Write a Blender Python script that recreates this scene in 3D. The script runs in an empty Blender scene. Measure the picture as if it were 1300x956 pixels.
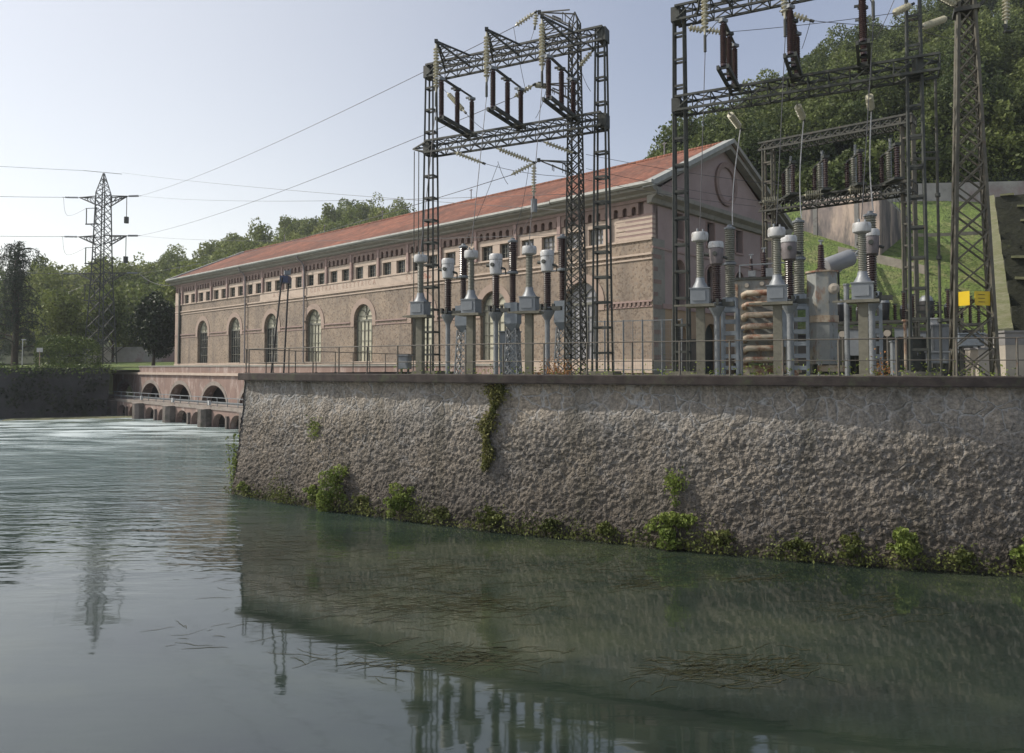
import bpy, bmesh, math, random
import numpy as np
from mathutils import Vector, Matrix, noise
R = math.radians
random.seed(7); rng = np.random.default_rng(11)
sc = bpy.context.scene; COL = sc.collection
# ------------------------------------------------------------------ camera geometry
F = 940.0; EYE = 5.5; PIT = math.atan(33.5/F); CT, ST = math.cos(PIT), math.sin(PIT)
def at(px, py, Y):
    cx = (px-650)/F; cy = (433.5-py)/F
    t = Y/(CT-cy*ST); return Vector((cx*t, Y, EYE+(ST+cy*CT)*t))
def K(px): return (px-650)/F
def xat(px, Y): return K(px)*Y*CT
def zat(py, Y): return at(650, py, Y).z
cam = bpy.data.cameras.new('camera'); camo = bpy.data.objects.new('camera', cam); COL.objects.link(camo)
camo.location = (0, 0, EYE); camo.rotation_euler = (R(90)+PIT, 0, 0)
cam.sensor_width = 36; cam.lens = F/1300*36; cam.shift_y = -44.5/1300; cam.clip_end = 4000; cam.clip_start = .2
sc.camera = camo
# ------------------------------------------------------------------ light
SUN_AZ = math.atan2(-.965, .10); SUN_EL = R(43)
w = bpy.data.worlds.new("World"); sc.world = w; w.use_nodes = True
nt = w.node_tree; sky = nt.nodes.new('ShaderNodeTexSky'); sky.sky_type = 'NISHITA'; sky.sun_disc = False
sky.sun_elevation = SUN_EL; sky.sun_rotation = SUN_AZ; sky.altitude = 200; sky.air_density = 1.0; sky.dust_density = 3.2; sky.ozone_density = 2.5
g_ = nt.nodes.new('ShaderNodeNewGeometry'); sx_ = nt.nodes.new('ShaderNodeSeparateXYZ'); nt.links.new(g_.outputs['Incoming'], sx_.inputs[0])
ml = nt.nodes.new('ShaderNodeMapRange'); ml.inputs[1].default_value = 0; ml.inputs[2].default_value = -.5; ml.inputs[3].default_value = 1; ml.inputs[4].default_value = 0; nt.links.new(sx_.outputs[2], ml.inputs[0])
pw = nt.nodes.new('ShaderNodeMath'); pw.operation = 'POWER'; pw.inputs[1].default_value = 2.4; nt.links.new(ml.outputs[0], pw.inputs[0])
hz = nt.nodes.new('ShaderNodeMix'); hz.data_type = 'RGBA'; hz.inputs[6].default_value = (2.25, 2.25, 2.5, 1); hz.inputs[7].default_value = (7.4, 7.0, 6.4, 1); nt.links.new(pw.outputs[0], hz.inputs[0])
ad = nt.nodes.new('ShaderNodeMix'); ad.data_type = 'RGBA'; ad.blend_type = 'ADD'; ad.inputs[0].default_value = 1; nt.links.new(sky.outputs[0], ad.inputs[6]); nt.links.new(hz.outputs[2], ad.inputs[7])
dt = nt.nodes.new('ShaderNodeVectorMath'); dt.operation = 'DOT_PRODUCT'; nt.links.new(g_.outputs['Incoming'], dt.inputs[0]); dt.inputs[1].default_value = (.986, -.166, 0)
gm_ = nt.nodes.new('ShaderNodeMapRange'); gm_.interpolation_type = 'SMOOTHSTEP'; gm_.inputs[1].default_value = -.15; gm_.inputs[2].default_value = .62; nt.links.new(dt.outputs['Value'], gm_.inputs[0])
ad2 = nt.nodes.new('ShaderNodeMix'); ad2.data_type = 'RGBA'; ad2.blend_type = 'ADD'; ad2.inputs[7].default_value = (2.8, 2.5, 1.65, 1); nt.links.new(gm_.outputs[0], ad2.inputs[0]); nt.links.new(ad.outputs[2], ad2.inputs[6])
nt.links.new(ad2.outputs[2], nt.nodes['Background'].inputs[0]); nt.nodes['Background'].inputs[1].default_value = .082
sl = bpy.data.lights.new('sun', 'SUN'); so = bpy.data.objects.new('sun', sl); COL.objects.link(so)
sl.energy = 3.5; sl.angle = R(.6); sl.color = (1, .93, .83)
sd = Vector((math.sin(SUN_AZ)*math.cos(SUN_EL), math.cos(SUN_AZ)*math.cos(SUN_EL), math.sin(SUN_EL)))
so.rotation_euler = sd.to_track_quat('Z', 'Y').to_euler(); so.location = (-60, 30, 80)
sc.view_settings.view_transform = 'Standard'; sc.view_settings.look = 'None'; sc.view_settings.exposure = .22; sc.view_settings.gamma = 1
sc.cycles.use_denoising = True; sc.cycles.max_bounces = 5; sc.cycles.diffuse_bounces = 2; sc.cycles.glossy_bounces = 3; sc.cycles.transmission_bounces = 3; sc.cycles.volume_bounces = 0; sc.cycles.volume_step_rate = 4
hzb = None

# ------------------------------------------------------------------ materials
def mat(name, c1, c2=None, rough=.8, metal=0, scale=4, bump=0, bscale=None, spots=None, detail=6, coord='Object', aniso=(1, 1, 1), thr=(.35, .65), bdist=.02, spec=.5):
    m = bpy.data.materials.new(name); m.use_nodes = True; t = m.node_tree; N, L = t.nodes, t.links
    b = N['Principled BSDF']; b.inputs['Roughness'].default_value = rough; b.inputs['Metallic'].default_value = metal
    b.inputs['Specular IOR Level'].default_value = spec
    tc = N.new('ShaderNodeTexCoord'); mp = N.new('ShaderNodeMapping'); mp.inputs['Scale'].default_value = aniso
    L.new(tc.outputs[coord], mp.inputs[0])
    nz = N.new('ShaderNodeTexNoise'); nz.inputs['Scale'].default_value = scale; nz.inputs['Detail'].default_value = detail; nz.inputs['Roughness'].default_value = .62
    L.new(mp.outputs[0], nz.inputs[0])
    rp = N.new('ShaderNodeValToRGB'); rp.color_ramp.elements[0].position = thr[0]; rp.color_ramp.elements[1].position = thr[1]
    c2 = c2 or tuple(x*.75 for x in c1)
    rp.color_ramp.elements[0].color = (*c1, 1); rp.color_ramp.elements[1].color = (*c2, 1)
    L.new(nz.outputs[0], rp.inputs[0]); out = rp.outputs[0]
    if spots:   # (colour, scale, lo, hi)
        for (sc_, ss, lo, hi) in spots:
            n2 = N.new('ShaderNodeTexNoise'); n2.inputs['Scale'].default_value = ss; n2.inputs['Detail'].default_value = 8; n2.inputs['Roughness'].default_value = .7
            L.new(mp.outputs[0], n2.inputs[0])
            mr = N.new('ShaderNodeMapRange'); mr.inputs[1].default_value = lo; mr.inputs[2].default_value = hi; L.new(n2.outputs[0], mr.inputs[0])
            mx = N.new('ShaderNodeMix'); mx.data_type = 'RGBA'; mx.inputs[7].default_value = (*sc_, 1)
            L.new(mr.outputs[0], mx.inputs[0]); L.new(out, mx.inputs[6]); out = mx.outputs[2]
    L.new(out, b.inputs['Base Color'])
    if bump:
        bn = N.new('ShaderNodeTexNoise'); bn.inputs['Scale'].default_value = bscale or scale*4; bn.inputs['Detail'].default_value = 6
        L.new(mp.outputs[0], bn.inputs[0]); bp = N.new('ShaderNodeBump'); bp.inputs['Strength'].default_value = bump; bp.inputs['Distance'].default_value = bdist
        L.new(bn.outputs[0], bp.inputs['Height']); L.new(bp.outputs[0], b.inputs['Normal'])
    return m
M = {}
RUST = (.16, .07, .03)
M['steel'] = mat('dark_painted_steel', (.03, .034, .03), (.055, .06, .05), .62, scale=3, spots=[((.10, .07, .045), 5, .58, .72)])
M['tower'] = mat('olive_painted_steel', (.075, .072, .055), (.125, .117, .09), .7, scale=3, spots=[((.10, .06, .04), 6, .55, .7)])
M['towerdark'] = mat('weathered_lattice_steel', (.038, .04, .034), (.07, .07, .058), .7, scale=3, spots=[((.10, .06, .04), 6, .58, .72)])
M['galv'] = mat('galvanised_steel', (.17, .185, .195), (.25, .265, .275), .5, .2, scale=6, spots=[((.12, .10, .08), 7, .6, .75)])
M['bluegrey'] = mat('blue_grey_paint', (.15, .18, .21), (.21, .24, .265), .5, scale=3, spots=[((.14, .10, .07), 8, .62, .75)])
M['boxgrey'] = mat('grey_box_paint', (.16, .178, .192), (.215, .232, .245), .5, scale=3, spots=[((.12, .10, .08), 8, .64, .78)])
M['white'] = mat('white_enamel', (.50, .51, .51), (.40, .41, .41), .45, scale=4, aniso=(1, 1, .35), spots=[((.22, .2, .17), 7, .54, .70), ((.2, .12, .07), 9, .62, .72)])
M['brown'] = mat('brown_porcelain', (.035, .02, .018), (.055, .03, .026), .22, scale=8)
M['greyporc'] = mat('grey_green_porcelain', (.16, .165, .13), (.21, .205, .17), .35, scale=6)
M['glass_disc'] = mat('cream_glass_insulator', (.52, .50, .38), (.42, .40, .30), .25, scale=9)
M['wire'] = mat('aluminium_cable', (.05, .05, .055), (.07, .07, .075), .5, scale=2)
M['wirelight'] = mat('pale_cable', (.42, .42, .43), (.5, .5, .5), .5, scale=2)
M['concrete'] = mat('pole_concrete', (.13, .125, .095), (.19, .18, .14), .9, scale=5, bump=.3, spots=[((.09, .11, .05), 3, .6, .75)])
M['rail'] = mat('railing_iron', (.085, .08, .065), (.12, .11, .09), .7, scale=6, spots=[((.14, .07, .04), 9, .55, .7)])
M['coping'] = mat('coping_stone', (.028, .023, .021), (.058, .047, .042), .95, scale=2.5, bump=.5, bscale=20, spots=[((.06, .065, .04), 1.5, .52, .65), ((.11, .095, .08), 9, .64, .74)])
M['plaster'] = mat('cream_plaster', (.50, .41, .335), (.42, .34, .275), .9, scale=1.2, bump=.15, spots=[((.32, .25, .21), 2.5, .55, .8)])
M['archpl'] = mat('pinkish_arch_plaster', (.36, .275, .225), (.31, .24, .195), .9, scale=1.2, bump=.15)
M['pink'] = mat('pink_plaster', (.34, .25, .225), (.28, .20, .18), .9, scale=.7, bump=.15, spots=[((.22, .17, .155), 1.6, .52, .75)])
M['pinkgable'] = mat('dull_pink_plaster', (.34, .268, .25), (.28, .22, .205), .9, scale=.5, bump=.1, spots=[((.24, .185, .175), 1.1, .55, .8)])
M['ochre'] = mat('ochre_plaster', (.38, .28, .18), (.33, .24, .16), .9, scale=.8)
M['terra'] = mat('terracotta_frieze', (.25, .18, .155), (.20, .15, .13), .9, scale=2, bump=.2)
M['letter'] = mat('faded_red_paint', (.40, .27, .215), (.36, .25, .2), .9, scale=9)
M['stain'] = mat('rust_stain', (.30, .13, .08), (.42, .30, .24), .9, scale=4, thr=(.4, .6))
M['stonetrim'] = mat('grey_cornice', (.27, .26, .225), (.21, .205, .18), .85, scale=1.3, bump=.15, spots=[((.12, .12, .10), 3, .55, .75)])
M['gutter'] = mat('zinc_gutter', (.34, .35, .32), (.25, .26, .24), .55, scale=2)
M['pane'] = mat('cream_glare_glass', (.47, .45, .34), (.40, .39, .30), .2, scale=1.2)  # cream tone stands in for light reflected in the panes
M['panedark'] = mat('dark_window_glass', (.028, .032, .034), (.05, .055, .055), .12, scale=1.0)
M['paneg'] = mat('pale_grey_panel', (.32, .32, .34), (.26, .265, .28), .6, scale=1.0)
M['wframe'] = mat('window_bars', (.13, .13, .105), (.18, .18, .15), .7, scale=4)
M['pipe'] = mat('downpipe_metal', (.22, .205, .21), (.17, .16, .165), .6, scale=2)
M['gdoor'] = mat('dark_door', (.04, .045, .035), (.06, .06, .05), .7, scale=2)
M['grass'] = mat('grass_slope', (.17, .235, .05), (.12, .18, .045), .95, scale=.5, bump=1, bscale=5, bdist=.4, spots=[((.22, .23, .09), .35, .48, .62), ((.09, .135, .03), 1.1, .48, .60), ((.05, .075, .02), 3.0, .54, .66), ((.24, .21, .13), 1.9, .62, .70)])
M['yard'] = mat('yard_gravel', (.22, .2, .17), (.15, .15, .10), .95, scale=.8, spots=[((.10, .12, .04), .5, .5, .6)])
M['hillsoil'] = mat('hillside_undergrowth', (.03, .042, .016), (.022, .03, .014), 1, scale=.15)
M['rwall'] = mat('old_concrete_wall', (.34, .33, .305), (.24, .235, .22), .95, scale=.5, bump=.4, bscale=4, spots=[((.24, .17, .17), .10, .52, .62), ((.11, .11, .10), .8, .58, .75)])
M['bwall'] = mat('stained_sunpatch_wall', (.42, .34, .28), (.25, .21, .195), .95, scale=.35, aniso=(1, 1, .25), thr=(.45, .55), spots=[((.10, .095, .095), .28, .46, .56), ((.17, .15, .14), 1.2, .52, .7)])  # pale tan patches paint sunlit panels; the dark spots are stains
M['lowwall'] = mat('low_stone_wall', (.33, .30, .25), (.24, .215, .18), .95, scale=2, bump=.4)
M['moss'] = mat('mossy_dark_stone', (.018, .02, .012), (.03, .032, .018), .95, scale=1.5, bump=.8, bdist=.1, bscale=3, spots=[((.055, .065, .022), 1.2, .60, .72)])
M['mossedge'] = mat('mossy_wall_edge', (.17, .165, .10), (.11, .12, .05), .95, scale=1.8, bump=.6, bdist=.08, bscale=6)
M['pier'] = mat('pale_concrete', (.42, .375, .31), (.33, .30, .25), .9, scale=1.5, bump=.2)
M['piergrey'] = mat('grey_block', (.24, .235, .225), (.19, .185, .18), .9, scale=1.5, bump=.2)
M['yellow'] = mat('yellow_sign', (.65, .47, .015), (.6, .42, .015), .5, scale=3)
M['black'] = mat('black_paint', (.02, .02, .02), (.03, .03, .03), .6, scale=3)
M['bluebox'] = mat('dark_blue_metal', (.035, .05, .10), (.05, .06, .11), .5, scale=3)
M['trans'] = mat('rusty_transformer_paint', (.30, .31, .29), (.21, .225, .22), .6, scale=1.5, aniso=(1, 1, .5), spots=[((.36, .32, .24), 1.4, .5, .64), ((.20, .09, .045), 2.0, .55, .68), ((.07, .05, .04), 3.1, .57, .70)])
M['transpipe'] = mat('rusty_pipe_paint', (.45, .40, .31), (.38, .30, .21), .6, scale=2.6, spots=[((.20, .085, .045), 1.9, .47, .60), ((.07, .045, .035), 4, .58, .70)])
M['conserv'] = mat('grey_conservator_paint', (.24, .25, .26), (.2, .21, .22), .45, scale=1.5)
M['bark'] = mat('bark', (.07, .055, .04), (.045, .036, .028), 1, scale=3, bump=.6)
M['darkvoid'] = mat('arch_shade_masonry', (.03, .028, .026), (.04, .036, .033), 1, scale=1)  # dark colour paints the shade inside the weir arches
M['weedw'] = mat('submerged_weed', (.045, .042, .016), (.035, .04, .018), .35, scale=2, spots=[((.12, .09, .045), 1.6, .60, .72)])
M['orangeweed'] = mat('rust_coloured_weed', (.42, .17, .05), (.28, .16, .06), .9, scale=6)
def leafmat(name, c1, c2, c3=None, scale=.12, trans=.35, rough=.6):
    m = bpy.data.materials.new(name); m.use_nodes = True; t = m.node_tree; N, L = t.nodes, t.links
    b = N['Principled BSDF']; b.inputs['Roughness'].default_value = rough; b.inputs['Specular IOR Level'].default_value = .25
    g = N.new('ShaderNodeNewGeometry'); nz = N.new('ShaderNodeTexNoise'); nz.inputs['Scale'].default_value = scale; nz.inputs['Detail'].default_value = 3
    L.new(g.outputs['Position'], nz.inputs[0]); rp = N.new('ShaderNodeValToRGB'); e = rp.color_ramp.elements
    e[0].position = .36; e[1].position = .62; e[0].color = (*c1, 1); e[1].color = (*c2, 1)
    if c3: k = e.new(.75); k.color = (*c3, 1)
    L.new(nz.outputs[0], rp.inputs[0]); 
    rn = N.new('ShaderNodeHueSaturation'); mr = N.new('ShaderNodeMapRange'); mr.inputs[3].default_value = .6; mr.inputs[4].default_value = 1.4
    L.new(g.outputs['Random Per Island'], mr.inputs[0]); L.new(mr.outputs[0], rn.inputs['Value']); L.new(rp.outputs[0], rn.inputs['Color'])
    L.new(rn.outputs[0], b.inputs['Base Color'])
    tr = N.new('ShaderNodeBsdfTranslucent'); L.new(rn.outputs[0], tr.inputs[0]); mx = N.new('ShaderNodeMixShader'); mx.inputs[0].default_value = trans
    L.new(b.outputs[0], mx.inputs[1]); L.new(tr.outputs[0], mx.inputs[2]); L.new(mx.outputs[0], N['Material Output'].inputs[0])
    return m
M['leafL'] = leafmat('wood_foliage', (.10, .135, .038), (.205, .235, .065), (.26, .26, .09), .06)
M['leafR'] = leafmat('hillside_foliage', (.06, .085, .03), (.14, .17, .05), (.20, .21, .075), .09)
M['leafD'] = leafmat('dark_evergreen_foliage', (.018, .03, .012), (.035, .05, .018), None, .5, .15, .45)
M['leafC'] = leafmat('cedar_foliage', (.028, .042, .028), (.05, .068, .04), None, .5, .3)
M['leafB'] = leafmat('clipped_bush_foliage', (.05, .08, .018), (.12, .16, .035), None, .9, .08)  # leaf colour darkened to paint the shaded body of the bushes
M['leafP'] = leafmat('wall_plant_foliage', (.13, .18, .04), (.23, .28, .07), (.28, .31, .11), 1.5, .35)
M['leafF'] = leafmat('fringe_foliage', (.06, .075, .02), (.15, .17, .05), (.24, .2, .11), 1.2, .3)
M['leafY'] = leafmat('ivy_foliage', (.11, .12, .035), (.22, .21, .08), (.17, .10, .05), 2.5, .3)
M['leafI'] = leafmat('dark_ivy_foliage', (.012, .018, .008), (.028, .036, .014), None, .6, .15)

def node_mat(name):
    m = bpy.data.materials.new(name); m.use_nodes = True; return m, m.node_tree.nodes, m.node_tree.links, m.node_tree.nodes['Principled BSDF']
def ramp(N, els):
    r = N.new('ShaderNodeValToRGB'); e = r.color_ramp.elements
    e[0].position = els[0][0]; e[0].color = (*els[0][1], 1); e[1].position = els[-1][0]; e[1].color = (*els[-1][1], 1)
    for p, c in els[1:-1]: k = e.new(p); k.color = (*c, 1)
    return r
def mixc(N, L, f, a, b, typ='MIX'):
    x = N.new('ShaderNodeMix'); x.data_type = 'RGBA'; x.blend_type = typ
    for s, v in ((0, f), (6, a), (7, b)):
        if hasattr(v, 'links'): L.new(v, x.inputs[s])
        else: x.inputs[s].default_value = v if s == 0 else (*v, 1)
    return x.outputs[2]
def mathn(N, L, op, a, b=None, c=None):
    x = N.new('ShaderNodeMath'); x.operation = op
    for i, v in enumerate((a, b, c)):
        if v is None: continue
        if hasattr(v, 'links'): L.new(v, x.inputs[i])
        else: x.inputs[i].default_value = v
    return x.outputs[0]
def tex(N, L, kind, vec, scale, **kw):
    t = N.new({'noise': 'ShaderNodeTexNoise', 'vor': 'ShaderNodeTexVoronoi', 'wave': 'ShaderNodeTexWave'}[kind]); L.new(vec, t.inputs['Vector']); t.inputs['Scale'].default_value = scale
    for k, v in kw.items():
        if k in ('feature', 'bands_direction', 'wave_profile'): setattr(t, k, v)
        else: t.inputs[k].default_value = v
    return t
def maprange(N, L, v, a, b, c=0, d=1):
    x = N.new('ShaderNodeMapRange'); L.new(v, x.inputs[0])
    for i, q in enumerate((a, b, c, d)): x.inputs[i+1].default_value = q
    return x.outputs[0]
# rough river retaining wall
m, N, L, b = node_mat('rough_stone_wall'); M['stonewall'] = m
tc = N.new('ShaderNodeTexCoord'); P = tc.outputs['Object']
wn = tex(N, L, 'noise', P, 2.6, Detail=4)
va = N.new('ShaderNodeVectorMath'); va.operation = 'MULTIPLY_ADD'; L.new(wn.outputs['Color'], va.inputs[0]); va.inputs[1].default_value = (.42, .42, .42); L.new(P, va.inputs[2])
VP_ = va.outputs[0]
edge = tex(N, L, 'vor', VP_, 1.9, feature='DISTANCE_TO_EDGE')
mort = maprange(N, L, edge.outputs['Distance'], .01, .075, 1, 0)
cell = tex(N, L, 'vor', VP_, 1.9)
mnz = tex(N, L, 'noise', P, .8, Detail=2); mmask = maprange(N, L, mnz.outputs[0], .42, .62)
spz = N.new('ShaderNodeSeparateXYZ'); L.new(P, spz.inputs[0]); topm = maprange(N, L, spz.outputs[2], 3.2, 4.2); mort2 = mathn(N, L, 'MULTIPLY', mort, mathn(N, L, 'MAXIMUM', mathn(N, L, 'MAXIMUM', mathn(N, L, 'MULTIPLY', mmask, .75), .22), mathn(N, L, 'MULTIPLY', topm, maprange(N, L, tex(N, L, 'noise', P, .6, Detail=3).outputs[0], .35, .6, .35, 1))))
n1 = tex(N, L, 'noise', P, 9, Detail=8, Roughness=.7); n2 = tex(N, L, 'noise', P, .35, Detail=4)
r1 = ramp(N, [(.3, (.105, .10, .088)), (.5, (.295, .28, .245)), (.7, (.53, .50, .44))]); L.new(n1.outputs[0], r1.inputs[0])
r2 = ramp(N, [(.35, (.72, .73, .76)), (.65, (1.15, 1.05, .95))]); L.new(n2.outputs[0], r2.inputs[0])
c = mixc(N, L, 1.0, r1.outputs[0], r2.outputs[0], 'MULTIPLY')
cs = N.new('ShaderNodeSeparateColor'); L.new(cell.outputs['Color'], cs.inputs[0]); rc_ = ramp(N, [(0, (.12, .115, .112)), (1, (.33, .30, .27))]); L.new(cs.outputs[0], rc_.inputs[0]); rcell_ = rc_.outputs[0]
c = mixc(N, L, .3, c, rcell_); 
c = mixc(N, L, mathn(N, L, 'MULTIPLY', mort2, .8), c, (.37, .375, .375))
# damp greenish foot of the wall and dirt
sp = N.new('ShaderNodeSeparateXYZ'); L.new(P, sp.inputs[0])
damp = mathn(N, L, 'ADD', sp.outputs[2], mathn(N, L, 'MULTIPLY', n2.outputs[0], 1.2))
c = mixc(N, L, maprange(N, L, damp, .75, 1.3, .75, 0), c, (.035, .04, .022))
c = mixc(N, L, maprange(N, L, damp, 1.4, 4.6, .68, 0), c, (.075, .062, .050)); st_ = tex(N, L, 'noise', P, .9, Detail=6); mps = N.new('ShaderNodeMapping'); mps.inputs['Scale'].default_value = (1, 1, .18); L.new(P, mps.inputs[0]); L.new(mps.outputs[0], st_.inputs[0]); c = mixc(N, L, maprange(N, L, st_.outputs[0], .54, .70, 0, .55), c, (.07, .066, .05))
L.new(c, b.inputs['Base Color']); b.inputs['Roughness'].default_value = .95; b.inputs['Specular IOR Level'].default_value = .2
v2 = tex(N, L, 'vor', P, 9); v3 = tex(N, L, 'vor', P, 21); nf = tex(N, L, 'noise', P, 14, Detail=7, Roughness=.7)
hh = mathn(N, L, 'ADD', mathn(N, L, 'MULTIPLY', v2.outputs['Distance'], 1.4), mathn(N, L, 'ADD', mathn(N, L, 'MULTIPLY', v3.outputs['Distance'], .6), nf.outputs[0]))
hh = mathn(N, L, 'MULTIPLY', hh, mathn(N, L, 'SUBTRACT', 1, mathn(N, L, 'MULTIPLY', mort2, .7))); hh = mathn(N, L, 'MULTIPLY', hh, mathn(N, L, 'SUBTRACT', 1, mathn(N, L, 'MULTIPLY', topm, .55)))
bp = N.new('ShaderNodeBump'); bp.inputs['Strength'].default_value = 1; bp.inputs['Distance'].default_value = .075; L.new(hh, bp.inputs['Height']); L.new(bp.outputs[0], b.inputs['Normal'])
# pebble facade
m, N, L, b = node_mat('pebble_facade'); M['pebble'] = m
P = N.new('ShaderNodeTexCoord').outputs['Object']
v = tex(N, L, 'vor', P, 7.5); cs = N.new('ShaderNodeSeparateColor'); L.new(v.outputs['Color'], cs.inputs[0])
r = ramp(N, [(0, (.15, .12, .095)), (.4, (.25, .20, .155)), (.75, (.31, .26, .205)), (1, (.24, .21, .18))]); L.new(cs.outputs[0], r.inputs[0])
e = tex(N, L, 'vor', P, 7.5, feature='DISTANCE_TO_EDGE'); c = mixc(N, L, maprange(N, L, e.outputs[0], .0, .09, .85, 0), r.outputs[0], (.31, .27, .22))
n2 = tex(N, L, 'noise', P, .35, Detail=5); r2 = ramp(N, [(.35, (.80, .78, .78)), (.65, (1.1, 1.05, 1.0))]); L.new(n2.outputs[0], r2.inputs[0])
c = mixc(N, L, 1.0, c, r2.outputs[0], 'MULTIPLY'); mps = N.new('ShaderNodeMapping'); mps.inputs['Scale'].default_value = (1, 1, .10); L.new(P, mps.inputs[0]); st_ = tex(N, L, 'noise', mps.outputs[0], .8, Detail=6); c = mixc(N, L, maprange(N, L, st_.outputs[0], .52, .68, 0, .5), c, (.13, .11, .095)); L.new(c, b.inputs['Base Color']); b.inputs['Roughness'].default_value = .95
bp = N.new('ShaderNodeBump'); bp.inputs['Strength'].default_value = .55; bp.inputs['Distance'].default_value = .02; L.new(e.outputs[0], bp.inputs['Height']); L.new(bp.outputs[0], b.inputs['Normal'])
# tiled roof
m, N, L, b = node_mat('terracotta_tiles'); M['tiles'] = m
P = N.new('ShaderNodeTexCoord').outputs['Object']; sp = N.new('ShaderNodeSeparateXYZ'); L.new(P, sp.inputs[0])
cb = N.new('ShaderNodeCombineXYZ'); L.new(mathn(N, L, 'MULTIPLY', sp.outputs[0], 1/.23), cb.inputs[0]); L.new(mathn(N, L, 'MULTIPLY', sp.outputs[1], 1/.36), cb.inputs[1])
fl = N.new('ShaderNodeVectorMath'); fl.operation = 'FLOOR'; L.new(cb.outputs[0], fl.inputs[0])
wn = N.new('ShaderNodeTexWhiteNoise'); L.new(fl.outputs[0], wn.inputs[0])
r = ramp(N, [(0, (.135, .054, .033)), (.5, (.19, .074, .045)), (1, (.255, .108, .066))]); L.new(wn.outputs['Value'], r.inputs[0])
n2 = tex(N, L, 'noise', P, .25, Detail=5); r2 = ramp(N, [(.35, (.66, .68, .7)), (.65, (1.2, 1.12, 1.05))]); L.new(n2.outputs[0], r2.inputs[0])
c = mixc(N, L, 1.0, r.outputs[0], r2.outputs[0], 'MULTIPLY')
n3 = tex(N, L, 'noise', P, 2.5, Detail=5); c = mixc(N, L, maprange(N, L, n3.outputs[0], .54, .72, 0, .7), c, (.11, .085, .062)); L.new(c, b.inputs['Base Color'])
fx = N.new('ShaderNodeSeparateXYZ'); fr = N.new('ShaderNodeVectorMath'); fr.operation = 'FRACTION'; L.new(cb.outputs[0], fr.inputs[0]); L.new(fr.outputs[0], fx.inputs[0])
h = mathn(N, L, 'ADD', mathn(N, L, 'SINE', mathn(N, L, 'MULTIPLY', fx.outputs[0], math.pi)), mathn(N, L, 'MULTIPLY', fx.outputs[1], -.5))
bp = N.new('ShaderNodeBump'); bp.inputs['Strength'].default_value = .7; bp.inputs['Distance'].default_value = .05; L.new(h, bp.inputs['Height']); L.new(bp.outputs[0], b.inputs['Normal']); b.inputs['Roughness'].default_value = .9
# weathered red brick / plaster of the weir arches
M['archwall'] = mat('stained_brick_render', (.27, .19, .16), (.21, .145, .12), .95, scale=.9, aniso=(1, 1, .35), bump=.3, bscale=5, spots=[((.42, .35, .31), 1.3, .52, .66), ((.17, .13, .12), 1.1, .56, .7)])
M['pierstone'] = mat('wet_dark_stone', (.16, .135, .12), (.09, .08, .07), .9, scale=1.4, bump=.3, spots=[((.05, .05, .035), .9, .5, .65)])
M['archstone'] = mat('stained_stone_ledge', (.29, .25, .22), (.22, .19, .165), .95, scale=1.5, bump=.3, spots=[((.13, .12, .06), 1.2, .55, .7)])
M['darkwall'] = mat('shade_dark_bank_wall', (.035, .035, .034), (.055, .052, .052), .95, scale=1.2, bump=.8, bscale=4, bdist=.08, spots=[((.085, .08, .085), .5, .56, .68), ((.02, .028, .012), .35, .48, .6)])  # the bank wall's shaded side is put into its dark base colour
# water
m, N, L, b = node_mat('river_water'); M['water'] = m
P = N.new('ShaderNodeTexCoord').outputs['Object']; sp = N.new('ShaderNodeSeparateXYZ'); L.new(P, sp.inputs[0]); X, Y_ = sp.outputs[0], sp.outputs[1]
# turbulence mask: 1 near the weir and in the current on the left, 0 in the calm water under the wall
dist = mathn(N, L, 'ADD', mathn(N, L, 'MULTIPLY', X, .55), mathn(N, L, 'MULTIPLY', Y_, -1.0))
wob = tex(N, L, 'noise', P, .12, Detail=3)
dist = mathn(N, L, 'ADD', dist, mathn(N, L, 'MULTIPLY', mathn(N, L, 'SUBTRACT', wob.outputs[0], .5), 16))
turb = maprange(N, L, dist, -26, -58)
dd = mathn(N, L, 'ADD', mathn(N, L, 'ADD', Y_, mathn(N, L, 'MULTIPLY', X, -.35)), mathn(N, L, 'MULTIPLY', mathn(N, L, 'SUBTRACT', wob.outputs[0], .5), 10))
rip = mathn(N, L, 'MAXIMUM', mathn(N, L, 'POWER', maprange(N, L, dd, 19, 50), 1.4), .016)
def wavevec(sx, sy, rot):
    mp = N.new('ShaderNodeMapping'); mp.inputs['Scale'].default_value = (sx, sy, 1); mp.inputs['Rotation'].default_value = (0, 0, rot); L.new(P, mp.inputs[0]); return mp.outputs[0]
w1 = tex(N, L, 'noise', wavevec(.35, 1.1, R(8)), .9, Detail=2, Distortion=.6)
w2 = tex(N, L, 'noise', wavevec(.5, 1.3, R(-12)), 2.6, Detail=2, Distortion=.4)
w3 = tex(N, L, 'noise', wavevec(.7, 1.2, R(3)), 7, Detail=3)
hh = mathn(N, L, 'ADD', mathn(N, L, 'MULTIPLY', w1.outputs[0], 1.0), mathn(N, L, 'ADD', mathn(N, L, 'MULTIPLY', w2.outputs[0], .36), mathn(N, L, 'MULTIPLY', mathn(N, L, 'MULTIPLY', w3.outputs[0], turb), .22)))
hh = mathn(N, L, 'MULTIPLY', hh, rip)
bp = N.new('ShaderNodeBump'); bp.inputs['Strength'].default_value = 1; bp.inputs['Distance'].default_value = .28; L.new(hh, bp.inputs['Height']); L.new(bp.outputs[0], b.inputs['Normal'])
ws = tex(N, L, 'noise', wavevec(.16, .55, R(10)), .9, Detail=5, Roughness=.6)
murk = tex(N, L, 'noise', wavevec(.3, .5, R(25)), .35, Detail=6, Roughness=.62)
r = ramp(N, [(.36, (.011, .018, .014)), (.50, (.022, .033, .023)), (.64, (.052, .063, .038))]); L.new(murk.outputs[0], r.inputs[0])
c = mixc(N, L, turb, r.outputs[0], (.075, .125, .112))
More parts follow.
